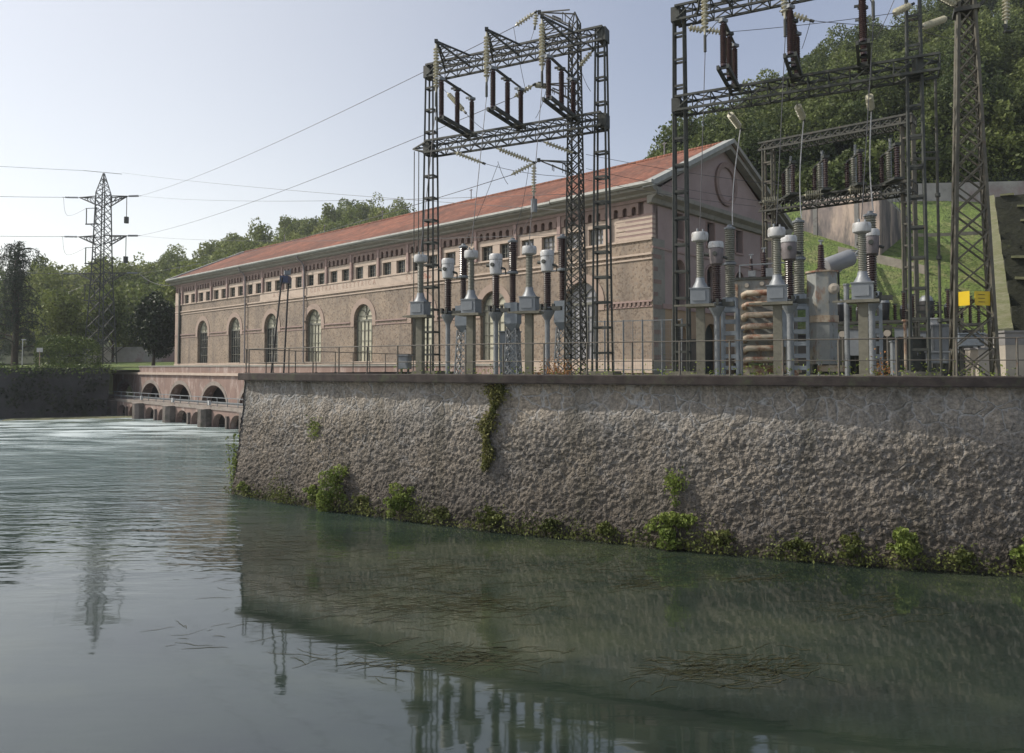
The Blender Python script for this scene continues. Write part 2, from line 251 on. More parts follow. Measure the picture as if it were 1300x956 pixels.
foam = mathn(N, L, 'MULTIPLY', maprange(N, L, ws.outputs[0], .40, .60), maprange(N, L, dist, -56, -86))
foam2 = mathn(N, L, 'MULTIPLY', maprange(N, L, ws.outputs[0], .52, .66), maprange(N, L, dist, -40, -70, 0, .6))
foam = mathn(N, L, 'MAXIMUM', foam, foam2)
c = mixc(N, L, foam, c, (.52, .60, .60)); L.new(c, b.inputs['Base Color'])
L.new(maprange(N, L, foam, 0, 1, .045, .6), b.inputs['Roughness']); b.inputs['IOR'].default_value = 2.0

# ------------------------------------------------------------------ mesh builder
class MB:
    def __init__(s): s.v = []; s.f = []
    def add(s, vs, fs):
        o = len(s.v); s.v += [tuple(v) for v in vs]; s.f += [tuple(i+o for i in f) for f in fs]; return s
    def box(s, cx, cy, cz, sx, sy, sz, rot=0):
        c_, s_ = math.cos(rot), math.sin(rot); vs = []
        for dz in (-.5, .5):
            for dx, dy in ((-.5, -.5), (.5, -.5), (.5, .5), (-.5, .5)):
                x, y = dx*sx, dy*sy; vs.append((cx+x*c_-y*s_, cy+x*s_+y*c_, cz+dz*sz))
        return s.add(vs, [(0, 3, 2, 1), (4, 5, 6, 7), (0, 1, 5, 4), (1, 2, 6, 5), (2, 3, 7, 6), (3, 0, 4, 7)])
    def span(s, x0, x1, y0, y1, z0, z1): return s.box((x0+x1)/2, (y0+y1)/2, (z0+z1)/2, abs(x1-x0), abs(y1-y0), abs(z1-z0))
    def bar(s, p, q, w, h=None):
        h = h or w; p = Vector(p); q = Vector(q); d = (q-p).normalized(); u = Vector((0, 0, 1)) if abs(d.z) < .95 else Vector((1, 0, 0))
        a = d.cross(u).normalized()*w/2; b_ = a.cross(d).normalized()*h/2; vs = []
        for c in (p, q): vs += [c-a-b_, c+a-b_, c+a+b_, c-a+b_]
        return s.add(vs, [(0, 3, 2, 1), (4, 5, 6, 7), (0, 1, 5, 4), (1, 2, 6, 5), (2, 3, 7, 6), (3, 0, 4, 7)])
    def lathe(s, prof, p=(0, 0, 0), q=None, n=12):   # prof (r, t) ; t metres along p->q
        p = Vector(p); d = (Vector(q)-p).normalized() if q is not None else Vector((0, 0, 1))
        u = Vector((0, 0, 1)) if abs(d.z) < .9 else Vector((1, 0, 0)); a = d.cross(u).normalized(); b_ = d.cross(a)
        vs = []
        for r, t in prof:
            for i in range(n): an = 2*math.pi*i/n; vs.append(p+d*t+(a*math.cos(an)+b_*math.sin(an))*r)
        fs = []
        for k in range(len(prof)-1):
            for i in range(n): j = (i+1) % n; fs.append((k*n+i, k*n+j, (k+1)*n+j, (k+1)*n+i))
        fs.append(tuple(range(n))[::-1]); fs.append(tuple((len(prof)-1)*n+i for i in range(n)))
        return s.add(vs, fs)
    def tube(s, p, q, r, n=8, r2=None):
        ln = (Vector(q)-Vector(p)).length; return s.lathe([(r, 0), (r if r2 is None else r2, ln)], p, q, n)
    def path(s, pts, r, n=5):
        pts = [Vector(p) for p in pts]; m_ = len(pts); vs = []
        for i, p in enumerate(pts):
            d = (pts[min(i+1, m_-1)]-pts[max(i-1, 0)]).normalized(); u = Vector((0, 0, 1)) if abs(d.z) < .9 else Vector((1, 0, 0)); a = d.cross(u).normalized(); b_ = d.cross(a)
            for j in range(n): an = 2*math.pi*j/n; vs.append(p+(a*math.cos(an)+b_*math.sin(an))*(r[i] if isinstance(r, list) else r))
        fs = [(k*n+i, k*n+(i+1) % n, (k+1)*n+(i+1) % n, (k+1)*n+i) for k in range(m_-1) for i in range(n)]
        fs += [tuple(range(n))[::-1], tuple((m_-1)*n+i for i in range(n))]
        return s.add(vs, fs)
    def extr(s, pts, vec):
        n = len(pts); pts = [Vector(p) for p in pts]; vec = Vector(vec)
        return s.add(pts+[p+vec for p in pts], [tuple(range(n))[::-1], tuple(range(n, 2*n))]+[(i, (i+1) % n, n+(i+1) % n, n+i) for i in range(n)])
    def build(s, name, m_, parent=None, org=None, smooth=False):
        me = bpy.data.meshes.new(name); vs = s.v
        if org is not None: vs = [(a-org[0], b_-org[1], c-org[2]) for a, b_, c in vs]
        me.from_pydata(vs, [], s.f); me.materials.append(m_ if not isinstance(m_, str) else M[m_])
        bm = bmesh.new(); bm.from_mesh(me); bmesh.ops.recalc_face_normals(bm, faces=bm.faces); bm.to_mesh(me); bm.free()
        if smooth:
            me.shade_smooth(); me.set_sharp_from_angle(angle=R(40))
        o = bpy.data.objects.new(name, me); COL.objects.link(o)
        if parent is not None: o.parent = parent
        elif org is not None: o.location = org
        return o
def tag(o, label=None, cat=None, group=None, kind=None):
    if label: o['label'] = label
    if cat: o['category'] = cat
    if group: o['group'] = group
    if kind: o['kind'] = kind
    return o
def T(name, label, cat, loc=(0, 0, 0), rot=0, group=None):
    o = bpy.data.objects.new(name, None); COL.objects.link(o); o.location = loc; o.rotation_euler = (0, 0, rot); o.empty_display_size = .3
    return tag(o, label, cat, group)
def dup(root, loc, label, rot=None, scale=None):
    r = root.copy(); COL.objects.link(r); r.location = loc
    if rot is not None: r.rotation_euler = (0, 0, rot)
    if scale: r.scale = (scale,)*3
    r['label'] = label
    for ch in list(root.children):
        c = ch.copy(); COL.objects.link(c); c.parent = r
        for g in list(ch.children):
            d = g.copy(); COL.objects.link(d); d.parent = c
    return r
def npmesh(name, v, f, m_, parent=None):
    me = bpy.data.meshes.new(name); n = len(v); k = f.shape[1]
    me.vertices.add(n); me.vertices.foreach_set('co', np.asarray(v, np.float32).ravel())
    me.loops.add(f.size); me.loops.foreach_set('vertex_index', np.asarray(f, np.int32).ravel())
    me.polygons.add(len(f)); me.polygons.foreach_set('loop_start', np.arange(0, f.size, k, dtype=np.int32))
    me.update(calc_edges=True); me.materials.append(M[m_] if isinstance(m_, str) else m_)
    o = bpy.data.objects.new(name, me); COL.objects.link(o)
    if parent is not None: o.parent = parent
    return o
def leaves(cen, size, tall=1.0):
    """one quad (a small leaf spray) at each centre"""
    n = len(cen); a = rng.normal(size=(n, 3)); a /= np.linalg.norm(a, axis=1)[:, None]; b_ = rng.normal(size=(n, 3)); b_ -= (b_*a).sum(1)[:, None]*a; b_ /= np.linalg.norm(b_, axis=1)[:, None]
    s1 = (size*rng.uniform(.6, 1.35, n))[:, None]*a; s2 = (size*rng.uniform(.35, .8, n)*tall)[:, None]*b_
    v = np.stack([cen-s1*.5, cen+s2*.5, cen+s1*.5, cen-s2*.5], 1).reshape(-1, 3)
    return v, np.arange(4*n).reshape(-1, 4)
def crown_pts(n, lobes=10, flat=1.0, spread=.62, lr=(.28, .48)):
    c = rng.normal(size=(lobes, 3)); c /= np.linalg.norm(c, axis=1)[:, None]; c *= rng.uniform(.35, 1, lobes)[:, None]*spread; c[:, 2] = c[:, 2]*flat
    rr = rng.uniform(lr[0], lr[1], lobes); idx = rng.choice(lobes, n, p=rr**2/(rr**2).sum())
    d = rng.normal(size=(n, 3)); d /= np.linalg.norm(d, axis=1)[:, None]
    return c[idx]+d*(rr[idx]*rng.uniform(.72, 1.06, n))[:, None]

# ------------------------------------------------------------------ ground, water
SW = [(294, 159), (350, 168), (426, 180), (531, 194), (650, 208), (771, 219), (875, 230), (1005, 242), (1142, 252), (1294, 261)]
base = [Vector((K(p)*EYE*F/d, EYE*F/d)) for p, d in SW]
base += [Vector((18.5, 19.3)), Vector((24, 18.7)), Vector((34, 18.0)), Vector((46, 17.6))]
def catmull(ps, step):
    out = []
    for i in range(len(ps)-1):
        p0 = ps[max(i-1, 0)]; p1 = ps[i]; p2 = ps[i+1]; p3 = ps[min(i+2, len(ps)-1)]; n = max(2, int((p2-p1).length/step))
        for k in range(n):
            t = k/n; out.append(.5*((2*p1)+(p2-p0)*t+(2*p0-5*p1+4*p2-p3)*t*t+(3*p1-p0-3*p2+p3)*t**3))
    out.append(ps[-1]); return out
def smooth2(ps, it):
    for _ in range(it): ps = [ps[0]]+[(ps[i-1]+ps[i]*2+ps[i+1])/4 for i in range(1, len(ps)-1)]+[ps[-1]]
    return ps
bl = smooth2(catmull(base, .25), 60)
def normals(ps):
    out = []
    for i in range(len(ps)):
        d = (ps[min(i+1, len(ps)-1)]-ps[max(i-1, 0)]).normalized(); out.append(Vector((d.y, -d.x)))   # towards the river
    return out
nl = normals(bl)
INSET = .55; ZT = 4.96
top = [p-n*INSET for p, n in zip(bl, nl)]
side_end = Vector((-7.3, 43)); side_end2 = Vector((-3.65, 49.3))
top[0] = top[0]+Vector((.12, 0))
gpts = [(p.x, p.y) for p in top[::6]]
f2 = Vector((.7235, -.6904)); nin = Vector((.6904, .7235)); A0 = Vector((-43, 83.4)); A2 = A0+nin*2.5
gp = [(46, 18.2)]+[p for p in gpts[::-1]]+[(top[0].x+.3, top[0].y+.3), tuple(side_end), tuple(side_end2)]
for s_ in (52, 30, 10, -7): q = A2+f2*s_+nin*.3; gp.append((q.x, q.y))
gp += [(-46.5, 85.6), (-56, 80.8), (-92, 73.5), (-700, 20), (-700, 1500), (900, 1500), (900, 10), (60, 16)]
me = bpy.data.meshes.new('ground'); bm = bmesh.new(); f_ = bm.faces.new([bm.verts.new((x, y, 5.1)) for x, y in gp]); bmesh.ops.triangulate(bm, faces=[f_]); bmesh.ops.recalc_face_normals(bm, faces=bm.faces)
bm.to_mesh(me); bm.free(); me.materials.append(M['yard']); o = bpy.data.objects.new('ground', me); COL.objects.link(o); tag(o, kind='structure')
wb = MB(); wb.add([(-700, -60, 0), (300, -60, 0), (300, 110, 0), (-700, 110, 0)], [(0, 1, 2, 3)]); tag(wb.build('river_water', 'water'), kind='structure')

# ------------------------------------------------------------------ retaining wall
UN = Vector((0, 0, 1))
def dens(ps, step):
    out = [ps[0]]; acc = 0
    for a, b_ in zip(ps, ps[1:]):
        L_ = (b_-a).length; n = max(1, int(L_/step)); out += [a+(b_-a)*k/n for k in range(1, n+1)]
    return out
left_path = [Vector((-12.36+(-.10)*t, 32.5+1.0*t)) for t in (26, 18, 12, 7, 3, 1.2)]   # end face going back, hidden ground side
full = left_path+[Vector((-12.42, 32.9))]+dens(bl, .05)
nf_ = []
for i, p in enumerate(full):
    d = (full[min(i+1, len(full)-1)]-full[max(i-1, 0)]).normalized(); nf_.append(Vector((d.y, -d.x)))
nf_ = smooth2(nf_, 3)
ts = np.linspace(0, 1, 108); vs = []; zb = -.5
for p, n in zip(full, nf_):
    n = n.normalized()
    for t in ts:
        z = zb+(ZT-zb)*t; ins = INSET*(1-(1-t)**1.35) if t > 0 else 0
        q = p-n*ins; P3 = Vector((q.x, q.y, z))
        w_ = noise.noise(P3*1.1)*.05+noise.noise(P3*3.1)*.03
        f1 = noise.voronoi(P3*7.6+Vector((w_*9, 0, w_*7)))[0][0]; g1 = noise.noise(P3*12)
        amp = min(1.15, .25+max(0, (4.1-z))*.9) if t < 1 else 0
        dsp = w_+(.5-f1)*.075*amp+g1*.045*amp
        if t >= .99: dsp = 0
        vs.append((q.x+n.x*dsp, q.y+n.y*dsp, z))
m_ = len(ts); fs = [(i*m_+j, (i+1)*m_+j, (i+1)*m_+j+1, i*m_+j+1) for i in range(len(full)-1) for j in range(m_-1)]
rw = T('retaining_wall', 'rough grey-brown stone retaining wall rising from the river below the railing', 'wall', (0, 30, 0))
def orgv(vs, o_): return [(a-o_[0], b_-o_[1], c-o_[2]) for a, b_, c in vs]
wm = npmesh('wall_face', np.array(vs)-np.array([0, 30, 0]), np.array(fs), 'stonewall', rw); wm.data.shade_smooth()
# coping
cline = [Vector((p.x, p.y)) for p in top]
cl = cline[::4]; nn = normals(cl); cb_ = MB()
def strip(mb, line, norm, prof):
    k = len(prof); vs = []; 
    for p, n in zip(line, norm):
        for o_, z in prof: vs.append((p.x+n.x*o_, p.y+n.y*o_, z))
    fs = [(i*k+j, (i+1)*k+j, (i+1)*k+(j+1) % k, i*k+(j+1) % k) for i in range(len(line)-1) for j in range(k)]
    fs += [tuple(range(k)), tuple((len(line)-1)*k+j for j in range(k))[::-1]]; mb.add(vs, fs)
strip(cb_, cl, nn, [(.33, 4.965), (.34, 5.0), (.34, 5.24), (.31, 5.27), (-.5, 5.27), (-.5, 4.965)])
p0 = cl[0]; back = [Vector((-7.6, 43.0)), Vector((-4.0, 49.2))]
cb2 = [p0+Vector((.12, .25)), back[0], back[1]]
strip(cb_, cb2, [Vector((-.9, .43))]*3, [(.16, 4.965), (.16, 5.262), (-.4, 5.262), (-.4, 4.965)])
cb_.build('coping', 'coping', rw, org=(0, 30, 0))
# platform's rear face to the tailrace
rb = MB(); rb.extr([(-12.6, 33.5, -.5), (back[0].x-.1, 43, -.5), (back[1].x-.1, 49.2, -.5), (back[1].x-.1, 49.2, 4.96), (back[0].x-.1, 43, 4.96), (-12.0, 33.5, 4.96)], (.12, 0, 0)); 
# railings
def railing(name, line, label, z0, h=1.06, step=1.52, par=None, rr=.022):
    d = [0]; 
    for a, b_ in zip(line, line[1:]): d.append(d[-1]+(b_-a).length)
    def pos(s_):
        for i in range(len(line)-1):
            if s_ <= d[i+1]+1e-6: t = (s_-d[i])/(d[i+1]-d[i]); return line[i]+(line[i+1]-line[i])*t
        return line[-1]
    o_ = (line[0].x, line[0].y, z0); root = T(name, label, 'railing', o_)
    n = int(d[-1]/step); pts = [pos(i*step) for i in range(n+1)]
    for p in pts[:100]:
        MB().box(p.x, p.y, z0+h/2, .045, .045, h, .4).box(p.x, p.y, z0+.01, .12, .12, .02, .4).build('post', 'rail', root, org=o_)
    for hh_ in (h, h*.42):
        MB().path([(p.x, p.y, z0+hh_+.004*math.sin(i*2.3)) for i, p in enumerate(pts)], rr if hh_ == h else rr*.75, 6).build('rail', 'rail', root, org=o_)
    return root
rl = [p-n*.0+Vector((.05, .0)) for p, n in zip(cline, normals(cline))]
railing('railing', rl, 'iron railing along the front edge of the river wall coping', 5.27)
railing('railing', [rl[0]+Vector((.02, .3))]+[b_+Vector((.25, -.1)) for b_ in back], 'rear iron railing running back from the wall corner towards the building', 5.262)

# ------------------------------------------------------------------ power house
ANG = math.atan2(-.6904, .7235); BX = 68.7; BW = 17.9; FC = Vector((-41.4, 91, 0))
pb = T('power_house', 'long brick and pebble power house with red tiled roof and arched windows', 'building', FC, ANG)
def blocal(x, y, z): return Vector((FC.x+f2.x*x+nin.x*y, FC.y+f2.y*x+nin.y*y, z))
AW = [7.7+7.95*i for i in range(8)]; AR = 1.35; ZS = 6.06; ZSP = 9.65; WR = .32
CP = [4.05+3.97*i for i in range(17)]; CW = 1.15
def archpts(cx, r, zs, n=14, ry=None): return [(cx-r*math.cos(math.pi*i/n), zs+(ry or r)*math.sin(math.pi*i/n)) for i in range(n+1)]
wall = MB(); D = .6
def xz(pts, y0, dy): wall.extr([(x, y0, z) for x, z in pts], (0, dy, 0))
wall.span(0, BX, 0, D, 5.1, ZS)
edges = [0]+[(a+b_)/2 for a, b_ in zip(AW, AW[1:])]+[BX]
for i, c_ in enumerate(AW):
    x0, x1 = edges[i], edges[i+1]; ap = archpts(c_, AR, ZSP)
    xz([(x0, ZS), (c_-AR, ZS)]+[(x, z) for x, z in ap]+[(c_+AR, ZS), (x1, ZS), (x1, 11.7), (x0, 11.7)], 0, D)
wall.span(0, BX, 0, D, 11.7, 13.2)
wall.span(0, BX, .35, D, 13.2, 15.9)
for y0, y1 in ((BW-D, BW),): wall.span(0, BX, y0, y1, 5.1, 16.0)
wall.extr([(0.001, 0, 5.1), (.001, BW, 5.1), (.001, BW, 16.05), (.001, BW/2, 20.6), (.001, 0, 16.05)], (D, 0, 0))
wall.build('wall', 'pebble', pb)
# trims
t_ = MB()
for x0, x1 in ((0, BX),):
    t_.span(x0-.02, x1, -.07, .1, 11.95, 12.05); t_.span(x0-.02, x1, -.10, .1, 12.22, 12.34)
    t_.span(x0-.02, x1, -.12, .1, 5.2, 6.0)
t_.build('belt_course', 'plaster', pb)
bands = [(9.12, 9.2, .05), (9.42, 9.52, .10)]
seg = [(edges[0], AW[0]-AR-.55)]+[(a+AR+.55, b_-AR-.55) for a, b_ in zip(AW, AW[1:])]+[(AW[-1]+AR+.55, BX)]
for a, b_ in seg:
    t_ = MB()
    for z0, z1, pr in bands: t_.span(a, b_, -pr, .1, z0, z1)
    t_.build('string_course', 'pink', pb)
for a, b_ in seg[-1:]+seg[-2:-1]:
    t_ = MB(); t_.span(a+.1, b_-.1, -.02, .05, 9.2, 9.42); x = a+.2
    while x < b_-.2: t_.span(x, x+.16, -.09, .05, 9.2, 9.42); x += .32
    t_.build('dentils', 'terra', pb)
SUR = []
for c_ in AW:
    t_ = MB(); SUR.append(t_)
    o_ = archpts(c_, AR+.5, ZSP, 18); i_ = archpts(c_, AR, ZSP, 18)
    t_.extr([(x, -.06, z) for x, z in [(c_-AR-.5, 9.1)]+o_+[(c_+AR+.5, 9.1), (c_+AR, 9.1)]+i_[::-1]+[(c_-AR, 9.1)]], (0, .2, 0))

# arched windows
for i, c_ in enumerate(AW):
    fr = MB(); yb = WR
    pts = archpts(c_, AR, ZSP, 16); inn = archpts(c_, AR-.09, ZSP, 16)
    fr.extr([(x, yb-.03, z) for x, z in [(c_-AR, ZS)]+pts+[(c_+AR, ZS), (c_+AR-.09, ZS)]+inn[::-1]+[(c_-AR+.09, ZS)]], (0, .08, 0))
    fr.span(c_-AR, c_+AR, yb-.05, yb+.05, ZSP-.12, ZSP+.04)
    fr.span(c_-AR, c_+AR, yb-.05, yb+.05, ZSP+.33, ZSP+.37)
    for k in range(1, 5):
        x = c_-AR+2*AR*k/5; fr.span(x-.025, x+.025, yb-.03, yb+.03, ZS, ZSP)
    for k in range(1, 4): z = ZS+(ZSP-ZS)*k/4; fr.span(c_-AR, c_+AR, yb-.028, yb+.028, z-.02, z+.02)
    for q in (-.5, .5): fr.extr([(c_+q*AR+x, yb-.025, z) for x, z in archpts(0, AR*.46, ZSP+.36, 8, .55)+archpts(0, AR*.40, ZSP+.36, 8, .49)[::-1]], (0, .05, 0))
    fr.span(c_-.03, c_+.03, yb-.03, yb+.03, ZSP, ZSP+AR)
    fo = fr.build('window', 'wframe', pb)
    for k in range(8):
        pass
    dark = i < 3; SUR[i].build('arch_surround', 'archpl', fo); MB().span(c_-AR-.15, c_+AR+.15, -.14, .5, ZS-.14, ZS-.001).build('sill', 'plaster', fo)
    MB().extr([(x, yb+.05, z) for x, z in [(c_-AR, ZSP-.1)]+pts+[(c_+AR, ZSP-.1)]], (0, .05, 0)).build('pane', 'pane' if i < 7 else 'paneg', fo)
    MB().span(c_-AR, c_+AR, yb+.05, yb+.1, ZS, ZSP-.1).build('pane', 'panedark' if dark else ('paneg' if i == 7 else 'pane'), fo)
# clerestory band
sill = MB(); sill.span(0, BX, -.1, .38, 13.1, 13.22); sill.span(0, BX, -.02, .36, 14.28, 14.68)
strips_x = []
x = 0
cw_edges = []
for c_ in CP: cw_edges += [(c_-.93-CW/2, c_-.93+CW/2), (c_+.93-CW/2, c_+.93+CW/2)]
cw_edges = [e_ for e_ in cw_edges if e_[1] < BX-2.6]
prev = 0
for a, b_ in cw_edges+[(BX, BX)]:
    if a > prev+.01: sill.span(prev, a, 0, .36, 13.22, 14.28)
    prev = b_
sill.build('clerestory_surround', 'plaster', pb)
for j, (a, b_) in enumerate(cw_edges):
    fr = MB(); fr.span(a, a+.06, .2, .27, 13.22, 14.28); fr.span(b_-.06, b_, .2, .27, 13.22, 14.28); fr.span(a, b_, .2, .27, 14.22, 14.28); fr.span(a, b_, .2, .27, 13.22, 13.28)
    for k in (1, 2): x = a+(b_-a)*k/3; fr.span(x-.015, x+.015, .21, .26, 13.22, 14.28)
    fr.span(a, b_, .212, .258, 13.6, 13.63); fr.span(a, b_, .212, .258, 13.92, 13.95)
    fo = fr.build('window', 'wframe', pb); MB().span(a, b_, .28, .32, 13.22, 14.28).build('pane', 'panedark' if a < 58 else 'paneg', fo)
# frieze with little blind arches
fz = MB(); u = .662; x = .3
while x+u < BX-.3:
    w2_ = .16; ap = archpts(x+u/2, w2_, 15.05, 6)
    fz.extr([(xx, -.14, z) for xx, z in [(x, 14.70), (x+u/2-w2_, 14.70)]+ap+[(x+u/2+w2_, 14.70), (x+u, 14.70), (x+u, 15.42), (x, 15.42)]], (0, .3, 0)); x += u
fz.span(0, BX, -.22, .35, 15.42, 15.62); fz.span(0, BX, .16, .3, 14.68, 15.45)
fz.build('frieze', 'terra', pb)
x = 2.07
while x < BX: MB().span(x-.14, x+.14, -.2, .1, 13.22, 15.5).build('pilaster_strip', 'pink', pb); x += 3.97
# inscription band
MB().span(21.3, 52.5, -.045, .1, 12.36, 13.08).build('inscription_band', 'plaster', pb)
def text(body, size, loc, rot, m_, parent, ext=.01, name='lettering', sx=1):
    c_ = bpy.data.curves.new(name, 'FONT'); c_.body = body; c_.size = size; c_.extrude = ext; c_.materials.append(M[m_]); c_.align_y = 'BOTTOM'; c_.space_character = 1.15
    t0_ = bpy.data.objects.new(name, c_); COL.objects.link(t0_); dg_ = bpy.context.evaluated_depsgraph_get(); me_ = bpy.data.meshes.new_from_object(t0_.evaluated_get(dg_)); bpy.data.objects.remove(t0_)
    o_ = bpy.data.objects.new(name, me_); COL.objects.link(o_); o_.location = loc; o_.rotation_euler = rot; o_.scale = (sx, 1, 1)
    if not me_.materials: me_.materials.append(M[m_])
    if parent: o_.parent = parent
    return o_
text('C E N T R A L E   E L E T T R I C A', .62, (31.0, -.05, 12.46), (R(90), 0, 0), 'letter', pb, .006, sx=.96)
text('S  S         I L', .62, (45.4, -.05, 12.46), (R(90), 0, 0), 'letter', pb, .006, sx=.85)
text('A  E', .62, (24.0, -.05, 12.46), (R(90), 0, 0), 'letter', pb, .006, sx=.96)
MB().extr([(47.0, -.05, 12.95), (47.7, -.05, 12.98), (48.6, -.05, 12.6), (48.3, -.05, 12.42), (47.6, -.05, 12.5)], (0, .004, 0)).build('stain', 'stain', pb)
# striped corner block
for k in range(5):
    MB().span(BX-2.6, BX+.03, -.04, .3, 13.24+k*.29, 13.24+k*.29+.16).build('corner_course', 'plaster', pb)
    MB().span(BX-2.4+(k % 2)*.5, BX+.02, -.025, .3, 13.401+k*.29, 13.529+k*.29).build('corner_course', 'pink', pb)
MB().span(-.03, 1.0, -.05, .3, 13.24, 14.66).build('corner_quoin', 'plaster', pb); MB().span(-.03, .8, -.05, .3, 6.0, 13.1).build('corner_quoin', 'archpl', pb)
# cornice and gutter
def cornice(x0, x1):
    pr = [(-.2, 15.62), (-.45, 15.70), (-.5, 15.82), (-.85, 15.95), (-.9, 16.12), (0, 16.12), (.3, 15.62)]
    return MB().extr([(x0, y, z) for y, z in pr], (x1-x0, 0, 0))
cornice(-.5, BX+.6).build('cornice', 'stonetrim', pb)
mc = MB().extr([(-.5, BW-y, z) for y, z in [(-.2, 15.62), (-.85, 15.95), (-.9, 16.12), (0, 16.12), (.3, 15.62)]], (BX+1.1, 0, 0)); mc.build('cornice', 'stonetrim', pb)
g = MB(); g.extr([(-.6, y, z) for y, z in [(-.92, 16.16), (-.90, 16.30), (-.98, 16.33), (-1.10, 16.28), (-1.12, 16.16), (-1.02, 16.06)]], (62.2, 0, 0))
g.extr([(61.7, y, z) for y, z in [(-.92, 16.20), (-.90, 16.38), (-.98, 16.41), (-1.13, 16.36), (-1.15, 16.20), (-1.02, 16.1)]], (BX+.7-61.7, 0, 0)); g.build('gutter', 'gutter', pb)
# roof
rise = 4.6/8.95
def rz(y): return 16.2+(y+.95)*((20.85-16.2)/(BW/2+.95))
rf = MB()
rf.extr([(-.6, -.95, 16.2), (-.6, BW/2, 20.85), (-.6, BW+.95, 16.2), (-.6, BW+.95, 16.12), (-.6, BW/2, 20.7), (-.6, -.95, 16.12)], (BX+1.15, 0, 0))
ro = rf.build('roof', 'tiles', pb)
MB().lathe([(.16, 0), (.16, BX+1.2)], (-.62, BW/2, 20.83), (10, BW/2, 20.83), 8).build('ridge_tiles', 'tiles', ro)
for x in (10, 19, 30, 43.5, 55, 64): MB().tube((x, BW/2, 20.9), (x, BW/2, 21.9), .05, 6).bar((x-.2, BW/2, 21.8), (x+.2, BW/2, 21.8), .05).build('vent_pipe', 'pipe', ro)
# verge copings, gable
def verge(x0, x1, name='verge'):
    for s_ in (-1, 1):
        y0 = -.98 if s_ < 0 else BW+.98; mb = MB()
        mb.extr([(x0, y0, 16.02), (x0, BW/2, 20.72), (x0, BW/2, 21.0), (x0, y0, 16.36)], (x1-x0, 0, 0)); mb.build(name, 'gutter' if s_ < 0 else 'stonetrim', pb)
        mb = MB(); mb.extr([(x0-.01, y0+s_*-.25, 15.95), (x0-.01, BW/2, 20.35), (x0-.01, BW/2, 20.70), (x0-.01, y0, 16.0)], (x1-x0-.25, 0, 0)); mb.build('raking_cornice', 'stonetrim', pb)
verge(BX-.02, BX+.75); verge(-.7, -.1)
hc = MB().extr([(x, -.4, z) for x, z in [(BX-.1, 15.2), (BX+.2, 15.25), (BX+.3, 15.5), (BX+.62, 15.7), (BX+.65, 15.95), (BX+.15, 16.05), (BX-.1, 16.05)]], (0, BW+.8, 0)); hc.build('pediment_cornice', 'stonetrim', pb)
gm = MB(); XG = BX-D
def yz(mb, pts, x0, dx): mb.extr([(x0, y, z) for y, z in pts], (dx, 0, 0))
GW = [3.0, 6.95, 10.95, 14.9]
yz(gm, [(0.01, 15.9), (BW-.01, 15.9), (BW/2, 20.45)], XG, D-.1)
ge = [.01]+[(a+b_)/2 for a, b_ in zip(GW, GW[1:])]+[BW-.01]
for i, c_ in enumerate(GW):
    a, b_ = ge[i], ge[i+1]; hw = .48; r_ = .6
    gm.span(XG, BX, a, b_, 15.1, 15.9); gm.span(XG, BX, a, c_-hw, 13.5, 15.1); gm.span(XG, BX, c_+hw, b_, 13.5, 15.1)
    yz(gm, [(a, 9.2), (c_-r_, 9.2)]+archpts(c_, r_, 11.6, 10)+[(c_+r_, 9.2), (b_, 9.2), (b_, 13.5), (a, 13.5)], XG, D)
gm.build('gable_wall', 'pinkgable', pb)
gl = MB()
for i, c_ in enumerate(GW):
    a, b_ = ge[i], ge[i+1]; r_ = .8
    yz(gl, [(a, 5.1), (c_-r_, 5.1)]+archpts(c_, r_, 7.6, 10)+[(c_+r_, 5.1), (b_, 5.1), (b_, 9.199), (a, 9.199)], XG, D)
gl.build('gable_base_wall', 'ochre', pb)
gb = MB(); gb.span(BX-.1, BX+.1, 1.0, BW, 9.05, 9.35); gb.span(BX-.1, BX+.06, 0, BW, 12.6, 12.72); gb.build('gable_belt', 'pink', pb)
gq = MB(); gq.span(BX-.5, BX+.035, .02, 1.3, 5.1, 13.2); gq.build('corner_pier', 'stonetrim', pb)
for k in range(9): MB().span(BX-.4, BX+.05, .03, .5 if k % 2 else .9, 6+k*.75, 6.25+k*.75).build('corner_block', 'terra', pb)
for i, c_ in enumerate(GW):
    fo = MB().span(BX-.42, BX-.36, c_-.48, c_+.48, 13.5, 15.1).build('window', 'panedark', pb)
    MB().span(BX-.36, BX-.33, c_-.03, c_+.03, 13.5, 15.1).span(BX-.36, BX-.33, c_-.48, c_+.48, 14.4, 14.45).build('glazing_bar', 'gdoor', fo)
    MB().span(BX-.1, BX+.09, c_-.6, c_+.6, 13.38, 13.499).span(BX-.05, BX+.05, c_+.49, c_+.62, 13.5, 15.1).span(BX-.05, BX+.05, c_-.62, c_-.49, 13.5, 15.1).build('sill', 'pink', fo)
    fo = MB(); yz(fo, [(c_-.6, 9.2)]+archpts(c_, .6, 11.6, 10)+[(c_+.6, 9.2)], BX-.42, .05); fo = fo.build('window', 'panedark', pb)
    fr = MB(); yz(fr, [(c_-.75, 9.35)]+archpts(c_, .75, 11.6, 12)+[(c_+.75, 9.35), (c_+.602, 9.35)]+archpts(c_, .602, 11.6, 12)[::-1]+[(c_-.602, 9.35)], BX-.02, .08); fr.build('arch_surround', 'pink', fo)
    dd = MB(); yz(dd, [(c_-.8, 5.1)]+archpts(c_, .8, 7.6, 10)+[(c_+.8, 5.1)], BX-.4, .06); dd.build('door', 'gdoor', pb)
rg = MB(); ro_, ri_ = [], []
n = 28
for k in range(n):
    a = 2*math.pi*k/n; ro_.append((BX-.12, BW/2+.3+1.5*math.cos(a), 18.05+1.5*math.sin(a)))
    ri_.append((BX-.12, BW/2+.3+1.15*math.cos(a), 18.05+1.15*math.sin(a)))
